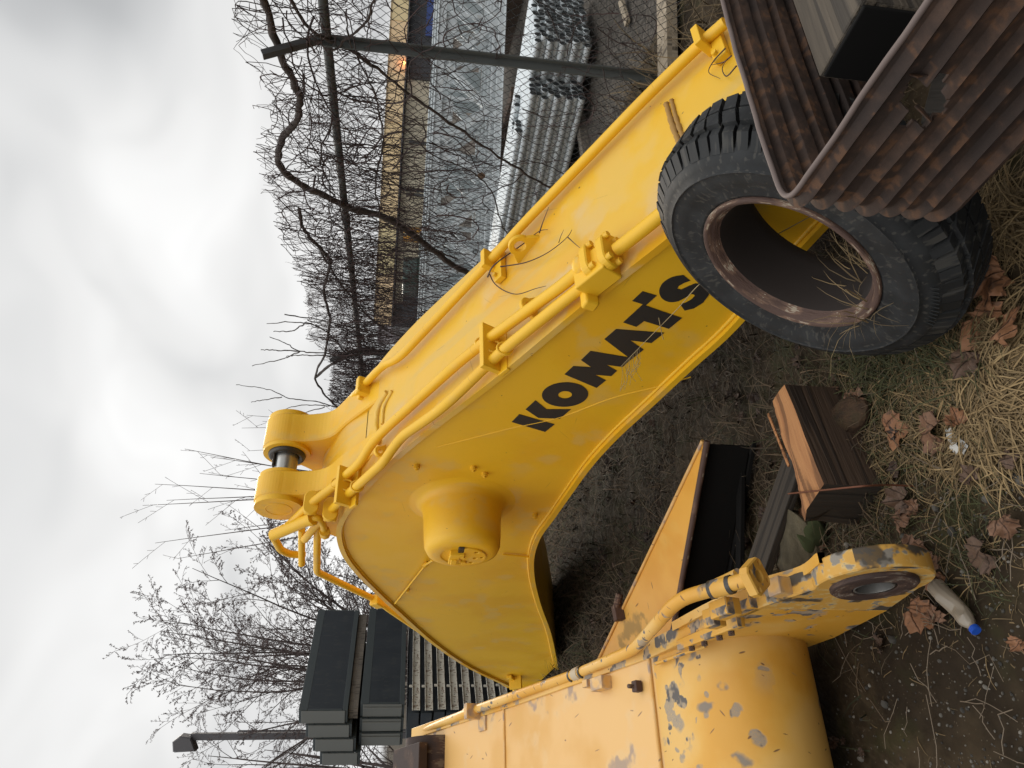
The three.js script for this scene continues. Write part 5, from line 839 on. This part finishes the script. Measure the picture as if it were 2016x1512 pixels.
{ // vines: thick stems first, then their tangle of shoots
  const t = thing('vine', 'dense tangle of bare dark vines climbing over the chain-link fence', 'vine', F0, 0);
  const R = rng(91);
  const stem = (a, r0, r1, o = 0.06, name = 'stem') => { const pts = a.map(([x, y, oo]) => { const [s, yy] = fenceImg(x, y); return fence(s, yy, (oo ?? o)).sub(F0); }); const c = smooth(pts, a.length * 6), n = c.length; c.forEach((q, i) => { q.x += 0.02 * (fbm(i * 0.6, 3, 2, a.length) - 0.5); q.y += 0.03 * (fbm(i * 0.6, 8, 2, a.length) - 0.5); }); mesh(name, tube(c, c.map((_, i) => lerp(r0, r1, i / n) * (0.85 + 0.3 * hash2(i, 7, 1))), 8), M.bark, t); };
  stem([[470, -120], [520, -20], [555, 100], [588, 165], [588, 215], [557, 260], [550, 305], [585, 345], [640, 372], [690, 397], [745, 412], [800, 440], [850, 480], [900, 515], [950, 545], [1010, 600]], 0.022, 0.030);
  stem([[560, -30], [620, 55], [690, 90], [740, 125], [790, 165], [850, 210], [915, 255], [980, 300], [1060, 350], [1100, 372]], 0.011, 0.008, 0.03);
  stem([[655, 85], [720, 30], [745, -40]], 0.008, 0.007);
  stem([[590, 400], [600, 440], [625, 470], [650, 500], [640, 560], [650, 620], [640, 690], [622, 735], [650, 780], [690, 812]], 0.016, 0.014);
  stem([[622, 735], [660, 705], [700, 690], [760, 688], [820, 690]], 0.020, 0.012);
  stem([[625, 470], [660, 530], [700, 585], [760, 640], [830, 670]], 0.012, 0.008);
  stem([[750, 410], [740, 350], [755, 260], [745, 190], [720, 130], [690, 60], [680, 0]], 0.007, 0.004);
  stem([[900, 500], [850, 480], [790, 485], [735, 460], [690, 465]], 0.008, 0.005);
  stem([[1010, 470], [985, 420], [965, 360], [930, 325], [850, 290], [800, 240], [720, 200]], 0.006, 0.004);
  stem([[560, 610], [640, 622], [715, 640], [790, 650], [860, 630]], 0.007, 0.004);
  // thick bare shoots standing up above the rail at the far bay
  const shoot = (a) => stem(a, 0.0085, 0.004, 0.08, 'shoot');
  shoot([[690, 690], [620, 628], [575, 622], [526, 624]]); shoot([[600, 625], [575, 640], [540, 640]]); shoot([[690, 690], [620, 682], [592, 680], [560, 662], [532, 652]]); shoot([[592, 680], [540, 678], [515, 677]]); shoot([[592, 680], [560, 695], [498, 709]]); shoot([[660, 690], [600, 688], [565, 690]]);
  shoot([[690, 800], [620, 780], [570, 775], [540, 760], [510, 753], [466, 747]]); shoot([[556, 772], [520, 778], [496, 782]]); shoot([[650, 790], [600, 788], [548, 800]]); shoot([[640, 792], [590, 808], [575, 822]]);
  // the tangle: kinked shoots, most of them close about the rail, with short spurs at their nodes
  const lim = (s) => RAIL + 0.34 + 0.26 * vnoise(s * 1.7 + 30, 3, 77);
  const walk = (s, y, o, dir, step, n, r, curl, spurs = 0, bag = null, top = true) => {
    const pts = [fence(s, y, o).sub(F0)], node = []; let a = dir, k = (R() - 0.5) * curl, oo = o;
    for (let i = 0; i < n; i++) { k = k * 0.82 + (R() - 0.5) * curl; a += k + (R() < 0.25 ? (R() - 0.5) * 1.0 : 0); s += Math.cos(a) * step; y += Math.sin(a) * step; if (top && y > lim(s)) { a = -Math.abs(a) * 0.6 * (Math.cos(a) < 0 ? 1 : 1); y -= step * 0.4; } oo = clamp(oo + (R() - 0.5) * step * 0.5, -0.14, 0.28); if (y < 0.05) { y = 0.05; a = -a; } pts.push(fence(s, y, oo).sub(F0)); if (bag && R() < spurs) node.push([s, y, oo, a]); }
    const g = tube(pts, pts.map((_, i) => r * (1 - 0.5 * i / n)), 4, false);
    if (bag) { bag.push(g); for (const [s2, y2, o2, a2] of node) bag.push(walk(s2, y2, o2, a2 + (R() < 0.5 ? 1 : -1) * (0.5 + R()), 0.011 + 0.012 * R(), 3 + (R() * 3 | 0), r * 0.75, 0.5, 0, null, false)); }
    return g;
  };
  const tang = [], tang2 = [], gau = () => (R() + R() + R() - 1.5) / 1.5;
  for (let k = 0; k < 4800; k++) {
    const s = -2.0 + Math.pow(R(), 0.95) * 14, d = lerp(0.45, 1, sstep(0.2, 4, s)); if (R() > d) continue;
    const q = R(), y = q < 0.60 ? RAIL + 0.04 + gau() * 0.36 : q < 0.84 ? 1.35 + R() * 0.7 : 0.2 + R() * 1.3;
    const long = R() < 0.30, n = long ? 20 + (R() * 14 | 0) : 7 + (R() * 7 | 0), step = (long ? 0.045 : 0.032) * (0.7 + 0.6 * R()), thick = R();
    walk(s, y, -0.05 + 0.24 * R(), R() * 6.283, step, n, thick < 0.035 ? 0.0066 : thick < 0.22 ? 0.0042 : 0.0021 + 0.0013 * R(), 0.34, 0.16, R() < 0.3 ? tang2 : tang);
  }
  // rope-like bundles wound along the rail
  for (let k = 0; k < 80; k++) { const s = -1.5 + R() * 13; walk(s, RAIL + 0.10 + gau() * 0.16, 0.05 + 0.1 * R(), R() < 0.5 ? 0.1 : 3.0, 0.06, 26, 0.0035 + 0.005 * R() * R(), 0.18, 0.1, tang); }
  // fine loops into the sky above the rail
  for (let k = 0; k < 120; k++) { const s = -2.0 + R() * 13, y = RAIL + 0.25 + 0.25 * R(); walk(s, y, 0.05 + 0.15 * R(), 0.2 + R() * 2.7, 0.03 + 0.02 * R(), 12 + R() * 10 | 0, 0.0019 + 0.0008 * R(), 0.42, 0.15, tang2); }
  // fans of thin stems from the rail down the mesh
  for (let k = 0; k < 320; k++) { const s = 0.8 + R() * 11, y = RAIL - 0.25 * R(); walk(s, y, 0.02 + 0.1 * R(), -1.57 + gau() * 1.0, 0.06, 18, 0.0026 + 0.0030 * R() * R(), 0.16, 0.1, tang); }
  // far length of the fence, seen beyond the left end of the boom
  for (let k = 0; k < 800; k++) { const s = 12 + Math.pow(R(), 0.8) * 26, y = 0.5 + R() * 2.1; tang.push(walk(s, y, 0.2 * R(), R() * 6.283, 0.09, 12, 0.0040 + 0.003 * R(), 0.34, 0, null)); }
  mesh('shoots', tang, M.twig, t).userData.kind = 'stuff'; mesh('red_shoots', tang2, M.twigRed, t).userData.kind = 'stuff';
  // two curled dead leaves still hanging
  for (const [x, y] of [[948, 338]]) { const [s, yy] = fenceImg(x, y), p = fence(s, yy, 0.03).sub(F0); const g = new THREE.CircleGeometry(0.032, 9); const a = g.attributes.position; for (let i = 0; i < a.count; i++) a.setZ(i, 0.03 * (vnoise(a.getX(i) * 60 + 9, a.getY(i) * 60 + 9, 4) - 0.5) + a.getX(i) ** 2 * 9); g.computeVertexNormals(); g.rotateY(-1.1); g.translate(p.x, p.y, p.z); mesh('dead_leaf', g, plain(0.16, 0.10, 0.06, { side: THREE.DoubleSide }), t); }
}

// ------------------------------------------------------------------ yard beyond the fence: pipes, steel trusses, buildings
{
  // galvanised pipes in offset bundles, open ends towards us and to the right
  const dirP = v3(-0.60, 0, -0.80).normalize(), sideP = v3(-dirP.z, 0, dirP.x);   // sideP: to the left/front
  const L = 6.0, r = 0.031, ring = new THREE.LatheGeometry([[r - 0.0008, 0], [r, 0], [r, L], [r - 0.0008, L], [r - 0.0008, 0]].map(p => new THREE.Vector2(...p)), 14);
  const q0 = new THREE.Quaternion().setFromUnitVectors(v3(0, 1, 0), dirP); ring.applyQuaternion(q0);
  { const u = ring.attributes.uv; for (let i = 0; i < u.count; i++) u.setXY(i, u.getX(i) * 0.2, u.getY(i) * L); }
  M.shade_plug = plain(0.014, 0.017, 0.018, { roughness: 0.8 });
  const shade_plug = new THREE.CylinderGeometry(r - 0.0010, r - 0.0010, L - 0.003, 12, 1, false).translate(0, L / 2, 0).applyQuaternion(q0);  // solid dark plug, paints in the shade inside each pipe
  const LY = ['bottom layer', 'second layer', 'third layer', 'fourth layer', 'fifth layer', 'sixth layer', 'seventh layer', 'eighth layer', 'ninth layer', 'tenth layer'];
  const R = rng(17); let proto = null;
  const bundle = (c, cols, rows, label, group, dl) => {
    for (let j = 0; j < rows; j++) for (let i = 0; i < cols - (j % 2); i++) {
      const p = c.clone().addScaledVector(sideP, (i + (j % 2) * 0.5 - cols / 2) * r * 2.06).add(v3(0, 0.09 + r + j * r * 1.78, 0)).addScaledVector(dirP, dl * R() + (j > rows - 3 && R() < 0.3 ? 0.2 : 0));
      const lb = `galvanised steel pipe, ${LY[j]} of the ${label}`, gp = `${LY[j]} of the ${label}`;
      let o; if (!proto) { proto = thing('steel_pipe', lb, 'steel pipe', p, 0, gp); mesh('tube', ring, M.galv, proto); mesh('shade_plug', shade_plug, M.shade_plug, proto); o = proto; } else o = copyOf(proto, lb, gp);
      o.position.copy(p);
    }
  };
  const b1 = onY(1170, 5, 0.0), b2 = onY(1172, 118, 0.0), b3 = onY(1178, 150, 0.0);
  bundle(b1.clone().addScaledVector(sideP, -0.28), 13, 9, 'bundle at the far right', '', 0.05);
  bundle(b2.clone().addScaledVector(dirP, 0.15).addScaledVector(sideP, -0.05), 10, 9, 'bundle behind the fence post', '', 0.06);
  bundle(b3.clone().addScaledVector(sideP, 0.20).addScaledVector(dirP, 0.55), 10, 10, 'bundle nearest the yellow boom', '', 0.06);
  const tb = thing('timber_bearer', 'timber bearers under the bundles of galvanised pipes', 'timber', v3(b2.x, 0, b2.z)); for (const d of [0.5, 2.8, 5.2]) { const p = dirP.clone().multiplyScalar(d); mesh('bearer', bx(2.6, 0.085, 0.09, p.x, 0.043, p.z, 0, Math.atan2(-sideP.z, sideP.x), 0), M.greyWood, tb); }
  // pale plank on the gravel just behind the fence
  const a = onY(1318, -20, 0.04), b = onY(1322, 225, 0.04), d = b.clone().sub(a), pk = thing('plank', 'pale weathered plank lying on the gravel behind the fence', 'plank', v3((a.x + b.x) / 2, 0.02, (a.z + b.z) / 2), Math.atan2(-d.z, d.x)); mesh('board', jag(bx(d.length() + 0.4, 0.07, 0.17, 0, 0.04, 0, 0, 0.0, 0), 0.01), mat(T.paleWood, { bumpScale: 0.004 }), pk);
  const a2 = onY(1180, 40, 0.03); const sc = thing('wood_scrap', 'small broken wood scrap on the gravel in front of the pipe ends', 'wood scrap', v3(a2.x - 0.35, 0.02, a2.z + 0.9), 0.6); mesh('scrap', jag(bx(0.32, 0.03, 0.06, 0, 0.03, 0, 0, 0, 0.05), 0.01), M.paleWood, sc);
}
{ // stacked galvanised trusses, one behind another
  const R = rng(23), lab = ['front', 'second', 'third', 'fourth', 'fifth'];
  for (let k = 0; k < 5; k++) {
    const a = at(980, -60, 12.0 + k * 0.45), b = at(960, 930, 11.0 + k * 0.5), y0 = 0.30, d = v3(b.x - a.x, 0, b.z - a.z), len = d.length();
    const t = thing('steel_truss', `galvanised steel truss, ${lab[k]} of the row stacked on edge behind the pipes`, 'steel truss', v3(a.x, y0 + 0.012 * k, a.z), Math.atan2(-d.z, d.x));
    const h = 1.02 + 0.02 * (k % 2), off = k * 0.13;
    mesh('chord', [bx(len, 0.12, 0.05, len / 2, h - 0.06, 0), bx(len, 0.02, 0.09, len / 2, h, 0)], M.galv, t); mesh('chord', [bx(len, 0.10, 0.05, len / 2, 0.05, 0), bx(len, 0.018, 0.09, len / 2, 0.0, 0)], M.galv, t); mesh('chord', [bx(len, 0.035, 0.03, len / 2, 0.165, 0.02)], M.galv, t);
    for (let x = 0.2 + off * 1.7, i = 0; x < len - 1.2; x += 0.50 + 0.25 * R(), i++) { const dx = (i % 2 ? 1 : -1) * (0.62 + 0.25 * R()), l = Math.hypot(dx, h - 0.14); mesh('diagonal', bx(0.07 + 0.04 * R(), l, 0.03, x + Math.abs(dx) / 2, h / 2 - 0.01, 0.0, 0, 0, -Math.atan2(dx, h - 0.14)), M.galv, t); if (R() < 0.7) mesh('gusset_plate', bx(0.24 + 0.2 * R(), 0.16 + 0.12 * R(), 0.012, x + 0.15, h - 0.19, 0.024), M.galv, t); if (R() < 0.5) mesh('upright', bx(0.05, h - 0.14, 0.03, x, h / 2, 0.01), M.galv, t); }
    if (k === 4) for (let x = 0.6; x < len; x += 1.6) mesh('web_sheet', bx(0.75, h * 0.55, 0.006, x + 0.3 * R(), h * 0.42, -0.03), plain(0.36, 0.40, 0.41, { roughness: 0.5 }), t);
  }
  const p = at(985, 400, 11.6), t = thing('timber_bearer', 'timber sleepers that keep the galvanised trusses off the gravel', 'timber', v3(p.x, 0, p.z)); for (const x of [-3.2, -1, 1.2, 3.4]) mesh('bearer', bx(0.2, 0.28, 3.2, x, 0.14, -0.8, 0, 0.1, 0), M.brownWood, t);
}
{ // low shop building with a tan fascia
  const b = at(790, -160, 45), a = at(755, 640, 45); const d = v3(b.x - a.x, 0, b.z - a.z), len = d.length(), H = 3.42;
  const t = thing('shop_building', 'low building with a long tan fascia, dark front and cream wall panels beyond the yard', 'building', v3(a.x, 0, a.z), Math.atan2(-d.z, d.x));
  const R = rng(3);
  mesh('wall', bx(len, H - 0.95, 8, len / 2, (H - 0.95) / 2, -4.6), plain(0.055, 0.058, 0.066), t);
  const tan = texSet(256, 6, (u, v) => { const n = fbm(u * 8, v * 8, 4, 903, 8); return [0.84 + 0.06 * n, 0.66 + 0.05 * n, 0.40 + 0.03 * n, 0.5, 0.75]; });
  const np = Math.ceil(len / 3.0); for (let i = 0; i < np; i++) mesh('fascia_panel', bx(len / np - 0.03, 0.98, 0.16, (i + 0.5) * len / np, H - 0.49, -0.1, 0, 0, 0, 0.02), mat(tan, { color: new THREE.Color().setRGB(0.9 + 0.1 * R(), 0.9 + 0.08 * R(), 0.85 + 0.1 * R()) }), t);
  mesh('soffit', bx(len, 0.06, 1.0, len / 2, H - 1.01, -0.55), plain(0.16, 0.16, 0.17), t);
  mesh('cap_flashing', bx(len, 0.05, 0.24, len / 2, H + 0.02, -0.1), plain(0.5, 0.38, 0.22), t);
  mesh('wall_panel', bx(6.4, 2.3, 0.12, 11.4, 1.15, -0.5), plain(0.50, 0.45, 0.34), t); mesh('wall_panel', bx(6.6, 2.3, 0.12, 4.7, 1.15, -0.5), plain(0.50, 0.44, 0.32), t);
  for (const x of [0.10, 0.33, 0.46, 0.62]) mesh('door_frame', bx(0.16, 2.0, 0.08, len * x, 1.0, -0.38), plain(0.05, 0.05, 0.05), t);
  mesh('blue_panel', bx(2.4, 0.85, 0.1, len - 5.2, 0.95, -0.5), plain(0.05, 0.085, 0.26), t);
  for (let k = 0; k < 2; k++) mesh('window', bx(1.5, 1.0, 0.05, 1.2 + k * 1.9, 1.35, -0.36), plain(0.035, 0.04, 0.05, { roughness: 0.15 }), t);
  const lp = at(796, 101, 43.4); const lx = lp.clone().sub(t.position).applyAxisAngle(v3(0, 1, 0), -t.rotation.y);
  mesh('lamp_glow', new THREE.SphereGeometry(0.08, 14, 10).translate(lx.x, lx.y, 0.12), new THREE.MeshStandardMaterial({ color: 0x201008, emissive: new THREE.Color(1, 0.42, 0.12), emissiveIntensity: 5 }), t);
  const pl = new THREE.PointLight(0xff8a3a, 0.25, 6, 2); pl.position.set(lx.x, lx.y, 0.30); pl.castShadow = true; pl.name = 'wall_lamp_light'; t.add(pl);
  // pale mauve gable further back
  const c = at(722, 570, 70), m = thing('far_building', 'pale mauve building end rising behind the tan fascia', 'building', v3(c.x, 0, c.z)); mesh('wall', bx(9, 3.9, 8, 0, 1.95, -4), plain(0.42, 0.38, 0.40), m); mesh('roof', bx(9.4, 0.2, 8.4, 0, 4.0, -4), plain(0.28, 0.24, 0.26), m);
}
{ // yard machine half hidden behind the vines
  const c = at(850, 520, 24), t = thing('yard_machine', 'dark green yard machine with yellow mast bars, half hidden behind vines', 'yard machine', v3(c.x, 0, c.z), 0.3);
  mesh('body', [bx(1.7, 0.9, 1.2, 0, 0.85, 0, 0, 0, 0, 0.08), bx(0.9, 0.5, 1.1, -0.5, 1.5, 0, 0, 0, 0, 0.08)], plain(0.02, 0.045, 0.035, { roughness: 0.4 }), t); mesh('cab_window', bx(0.5, 0.4, 1.12, -0.45, 1.55, 0), plain(0.10, 0.15, 0.14, { roughness: 0.15 }), t);
  mesh('mast', bx(0.14, 1.5, 0.14, 0.95, 1.05, 0.3), plain(0.62, 0.30, 0.03), t); mesh('mast', bx(0.14, 1.5, 0.14, 0.95, 1.05, -0.3), plain(0.62, 0.30, 0.03), t); mesh('mast_bar', bx(0.1, 0.14, 0.7, 0.95, 1.6, 0), plain(0.62, 0.30, 0.03), t);
  for (const [x, z] of [[-0.55, 0.6], [0.6, 0.6], [-0.55, -0.6], [0.6, -0.6]]) mesh('wheel', cyl(0.36, 0.26, x, 0.36, z, Math.PI / 2, 0, 0, 24), M.rubber, t);
}

// ------------------------------------------------------------------ left: stacked formwork panels, lamp post, bare trees
{
  const c = at(588, 1411, 9.0), far = at(606, 1211, 10.7), U = v3(far.x - c.x, 0, far.z - c.z), len = U.length(); U.normalize();
  const turn = Math.atan2(-U.z, U.x);                       // local x along the long face (to the right), local z out of that face
  const W = v3(-U.z, 0, U.x); const out = W.x > 0 ? 1 : -1;  // direction in which the dark face looks
  const O = v3(c.x, 0, c.z);
  const yTop = c.y, G1 = 'formwork panels of the upper row', G2 = 'formwork panels of the lower row', G3 = 'slotted formwork panels in the flat stack';
  const zd = out;                                             // local z sign of the visible face
  const panel = (name, label, group, x, y, z, w, h, th, m) => {
    const t = thing(name, label, 'formwork panel', O.clone().addScaledVector(U, x).addScaledVector(W, z).setY(y), turn, group);
    mesh('face_sheet', bx(w - 0.04, h - 0.05, 0.02, w / 2, h / 2, zd * (th / 2 - 0.012), 0, 0, 0, 0.003), M.face, t);
    mesh('frame', [bx(w, 0.10, th, w / 2, h - 0.05, 0), bx(w, 0.06, th, w / 2, 0.03, 0), bx(0.025, h - 0.17, th, 0.013, h / 2 - 0.02, 0), bx(0.025, h - 0.17, th, w - 0.013, h / 2 - 0.02, 0)], m, t);
    return t;
  };
  const fm = plain(0.040, 0.050, 0.052, { roughness: 0.55 }), side = plain(0.13, 0.135, 0.125, { roughness: 0.6 });
  const h1 = 0.56, y1 = yTop - h1, th = 0.19;
  const names = ['front panel of the upper row, its wide dark face towards the fence', 'second panel of the upper row, a step lower behind the front one', 'third panel of the upper row, lower again', 'rearmost and lowest panel of the upper row'];
  for (let k = 0; k < 4; k++) { const t = panel('formwork_panel', 'dark ' + names[k], G1, k * -0.02, y1 - k * 0.055, -zd * k * (th + 0.005), len, h1 - k * 0.03, th, fm); mesh('end_plate', bx(0.012, h1 - 0.06 - k * 0.03, th - 0.008, -0.008, h1 / 2 - k * 0.015, 0), side, t); }
  const y2 = y1 - 0.66, names2 = ['front panel of the lower row, its dark face towards the fence', 'second panel of the lower row behind the front one', 'rear panel of the lower row'];
  for (let k = 0; k < 3; k++) { const t = panel('formwork_panel', 'dark ' + names2[k], G2, 0.10 - k * 0.03, y2, -zd * k * (th + 0.005), len * 0.97, 0.52, th, fm); mesh('end_plate', bx(0.012, 0.46, th - 0.008, -0.008, 0.26, 0), side, t); mesh('end_rib', bx(0.02, 0.46, 0.02, -0.02, 0.26, 0.05), side, t); }
  for (let k = 0; k < 2; k++) { const t = thing('timber_bearer', k ? 'rear timber between the two rows of dark panels' : 'front timber between the two rows of dark panels', 'timber', O.clone().addScaledVector(U, 0.05).addScaledVector(W, -zd * (0.02 + k * 0.5)).setY(y1 - 0.115), turn); mesh('timber', bx(len * 0.95, 0.11, 0.14, len * 0.48, 0.055, 0), k ? M.brownWood : M.greyWood, t); }
  // flat stack of steel-framed panels seen edge on: slotted rails
  const nl = 8, pitch = (y2 - 0.10) / nl, lab = ['topmost', 'second from the top', 'third from the top', 'fourth from the top', 'fourth from the ground', 'third from the ground', 'second from the ground', 'lowest'];
  const LW = len * 1.12;
  for (let k = 0; k < nl; k++) {
    const y = y2 - 0.02 - pitch * (k + 1), t = thing('slotted_panel', `flat formwork panel with pale slotted edge, ${lab[k]} of the stack`, 'formwork panel', O.clone().addScaledVector(U, -0.02 + 0.03 * hash2(k, 1, 1)).addScaledVector(W, zd * 0.10).setY(y), turn, G3);
    const hr = pitch * 0.52, holes = [];
    for (const f of [0.06, 0.12, 0.34, 0.36, 0.385, 0.58, 0.60, 0.625, 0.82, 0.95]) holes.push(circ(LW * f, hr * (0.35 + 0.3 * hash2(k, f * 99 | 0, 4)), 0.010, 8));
    const web = extr([[0, 0], [LW, 0], [LW, hr], [0, hr]], 0.006, 0, 0, holes); if (zd < 0) web.translate(0, 0, -0.006);
    mesh('slotted_rail', web, M.form, t); mesh('rail_lip', bx(LW, 0.008, 0.035, LW / 2, hr + 0.002, zd * 0.012), M.form, t); mesh('rail_lip', bx(LW, 0.008, 0.03, LW / 2, -0.004, zd * 0.008), M.form, t);
    mesh('face_sheet', bx(LW - 0.03, pitch * 0.85, 0.6, LW / 2, pitch * 0.42, -zd * 0.36, 0, 0, 0, 0.003), M.face, t);
    for (const f of [0.18, 0.8]) mesh('wedge_bolt', bx(0.03, 0.05, 0.02, LW * f, hr + 0.02, zd * 0.02), M.form, t);
  }
  // lamp post with a flood lamp behind the panels
  {
    const b = at(600, 1448, 15.5), top = at(418, 1455, 15.5), hd = at(338, 1462, 15.5);
    const t = thing('lamp_post', 'dark square lamp post with a flood lamp head above the stacked panels', 'lamp post', v3(b.x, 0, b.z), 0.2);
    const H = top.y + 0.35, m = plain(0.11, 0.105, 0.11, { roughness: 0.6 });
    mesh('post', bx(0.125, H, 0.125, 0, H / 2, 0, 0, 0, 0, 0.01), m, t); mesh('conduit', tube([v3(0.1, 0, 0.03), v3(0.1, H - 0.9, 0.03), v3(0.075, H - 0.88, 0.03)], 0.018, 8), m, t);
    mesh('bracket', bx(0.06, 0.22, 0.08, -0.03, H + 0.06, 0, 0, 0, 0.4), m, t);
    const hdx = -0.15; const g = extr([[-0.20, -0.08], [0.06, 0.02], [0.10, 0.22], [0.0, 0.36], [-0.18, 0.34]], 0.30, -0.15, 0.02); const head = mesh('lamp_head', xf(g, hdx + 0.10, H - 0.05, 0, 0, 0, 0.05), m, t); mesh('glass', bx(0.02, 0.36, 0.24, -0.195, 0.13, 0, 0, 0, 0.05).translate(hdx + 0.10, H - 0.05, 0), plain(0.42, 0.44, 0.45, { roughness: 0.2 }), t); void head;
  }
}
// bare branching: a stem that arches and carries side shoots
function branchTree(out, R, p, d, len, r, depth, cfg) {
  const n = 7 + depth * 2, pts = [p.clone()], q = p.clone(), dir = d.clone(), rr = [r];
  const bend = v3(R() - 0.5, cfg.up * (0.6 + 0.6 * R()), R() - 0.5).multiplyScalar(cfg.curve);
  for (let i = 1; i <= n; i++) { dir.addScaledVector(bend, 1 / n).add(v3(R() - 0.5, R() - 0.5, R() - 0.5).multiplyScalar(cfg.jit)).normalize(); q.addScaledVector(dir, len / n); pts.push(q.clone()); rr.push(Math.max(cfg.min, r * (1 - 0.86 * i / n))); }
  (depth >= cfg.wood ? out.limbs : out.twigs).push(tube(pts, rr, depth > 1 ? 6 : 3, false));
  if (depth === 0 && cfg.buds) for (let i = 2; i < pts.length; i++) for (let b = 0; b < cfg.buds; b++) { const k = pts[i - 1].clone().lerp(pts[i], R()).add(v3(R() - 0.5, R() - 0.5, R() - 0.5).multiplyScalar(0.03)); const s = 0.005 + 0.004 * R(); out.buds.push(new THREE.OctahedronGeometry(s).translate(k.x, k.y, k.z)); }
  if (depth === 0) return;
  const kids = cfg.kids[depth] ?? 6;
  for (let k = 0; k < kids; k++) { const f = 0.18 + 0.82 * (k + R()) / kids, i = Math.min(n - 1, Math.floor(f * n)), a = pts[i].clone().lerp(pts[i + 1], f * n - i); const t = pts[i + 1].clone().sub(pts[i]).normalize(); const s = v3(R() - 0.5, R() - 0.5, R() - 0.5); s.addScaledVector(t, -s.dot(t)).normalize(); const nd = t.clone().multiplyScalar(cfg.along).add(s.multiplyScalar(0.62 + 0.3 * R())).normalize(); branchTree(out, R, a, nd, len * (cfg.shrink * (0.7 + 0.6 * R())) * (1.15 - 0.6 * f), rr[i] * 0.62, depth - 1, cfg); }
}
M.treeBark = plain(0.085, 0.066, 0.060, { roughness: 0.9 }); M.treeTwig = plain(0.125, 0.095, 0.088, { roughness: 0.9 });
function tree(name, label, base, stems, R, cfg) {
  const t = thing(name, label, 'tree', base), o = { limbs: [], twigs: [], buds: [] };
  for (const [tip, r, root] of stems) { const from = root ?? v3((R() - 0.5) * 0.3, 0, (R() - 0.5) * 0.3), d = tip.clone().sub(base).sub(from), l = d.length(); branchTree(o, R, from, d.normalize(), l, r, cfg.depth, cfg); }
  mesh('trunk', o.limbs, M.treeBark, t); mesh('crown', o.twigs, M.treeTwig, t).userData.kind = 'stuff'; if (o.buds.length) mesh('buds', o.buds, plain(0.11, 0.075, 0.070), t).userData.kind = 'stuff';
  return t;
}
{
  const R = rng(55), D = 15, P = (x, y, d = D) => at(x, y, d), b = P(1010, 1335); b.y = 0;
  const tips = [[330, 1095, 14], [250, 1165, 15], [218, 1250, 16], [225, 1300, 14.5], [206, 1395, 15.5], [222, 1425, 14.2], [240, 1480, 15], [430, 1075, 15.5], [500, 1120, 14.5], [300, 1230, 15.6], [290, 1340, 14.4], [320, 1490, 15.2], [270, 1200, 14.8], [232, 1350, 15.1], [260, 1445, 14.6], [380, 1130, 15.1], [470, 1170, 14.7], [430, 1470, 15.3]];
  tree('bare_tree', 'wide bare budding tree with fanned stems behind the stacked dark panels', b, tips.map(([x, y, d]) => [P(lerp(x, 640, 0.24), lerp(y, 1310, 0.14), d), 0.036]), R, { depth: 3, wood: 2, curve: 0.8, jit: 0.13, up: -0.30, min: 0.0032, kids: { 3: 14, 2: 10, 1: 4 }, along: 1.0, shrink: 0.30, buds: 1 });
  // thin whippy tree behind the lug of the big boom
  const b2 = P(980, 985, 11); b2.y = 0;
  tree('bare_sapling', 'thin bare sapling whose whips rise behind the lugs of the yellow boom', b2, [[300, 955], [288, 962], [330, 985], [305, 1035], [372, 888], [405, 905], [345, 1078], [400, 935], [440, 1045]].map(([x, y]) => [P(x, y, 11), 0.021]), rng(63), { depth: 2, wood: 2, curve: 0.10, jit: 0.03, up: 0.2, min: 0.0028, kids: { 2: 8, 1: 3 }, along: 0.9, shrink: 0.16, buds: 0 });
  const b3 = P(980, 850, 12); b3.y = 0;
  tree('bare_sapling', 'short bare sapling between the vines and the boom lugs', b3, [[488, 822], [478, 840], [490, 858], [515, 835], [560, 815]].map(([x, y]) => [P(x, y, 12), 0.018]), rng(65), { depth: 2, wood: 2, curve: 0.10, jit: 0.03, up: 0.2, min: 0.0028, kids: { 2: 7, 1: 3 }, along: 0.9, shrink: 0.16, buds: 0 });
  // scrubby bush behind the left end of the boom
  const b4 = P(1000, 1180, 17); b4.y = 0;
  tree('bare_bush', 'dense scrubby bare bush beside the far end of the fence', b4, [[640, 1100], [680, 1130], [650, 1165], [600, 1140], [700, 1195], [740, 1160], [690, 1235], [735, 1215]].map(([x, y]) => [P(x, y, 17), 0.03]), rng(67), { depth: 3, wood: 2, curve: 0.2, jit: 0.08, up: 0.2, min: 0.004, kids: { 3: 6, 2: 6, 1: 4 }, along: 0.7, shrink: 0.33, buds: 0 });
  // second tree at the left edge, behind the lamp post
  const b5 = P(1000, 1540, 18); b5.y = 0;
  tree('bare_tree', 'bare drooping tree at the edge behind the lamp post', b5, [[420, 1500], [520, 1470], [470, 1560], [560, 1500], [640, 1530]].map(([x, y]) => [P(x, y, 18), 0.05]), rng(69), { depth: 3, wood: 2, curve: 0.3, jit: 0.05, up: -0.2, min: 0.0045, kids: { 3: 7, 2: 6, 1: 3 }, along: 0.8, shrink: 0.32, buds: 0 });
}
{ // line of far trees and hedge that closes the horizon
  const R = rng(71), twg = [], cr = [];
  for (let k = 0; k < 46; k++) { const x = -62 + k * 2.3 + R(), z = -66 - R() * 8, h = 1.6 + 1.3 * R(); for (let j = 0; j < 26; j++) { const a = v3(x + (R() - 0.5) * 1.4, 0, z), b = a.clone().add(v3((R() - 0.5) * 1.8, h * (0.6 + 0.4 * R()), R() - 0.5)); twg.push(tube([a, a.clone().lerp(b, 0.5).add(v3(0.15 * R(), 0.1, 0)), b], [0.05, 0.035, 0.015], 3, false)); } }
  void cr; const h = mesh('far_hedge', twg, plain(0.075, 0.062, 0.055)); h.userData = { label: 'far bare hedge along the horizon behind the yard', category: 'hedge', kind: 'stuff' };
}
renderer.render(scene, camera);
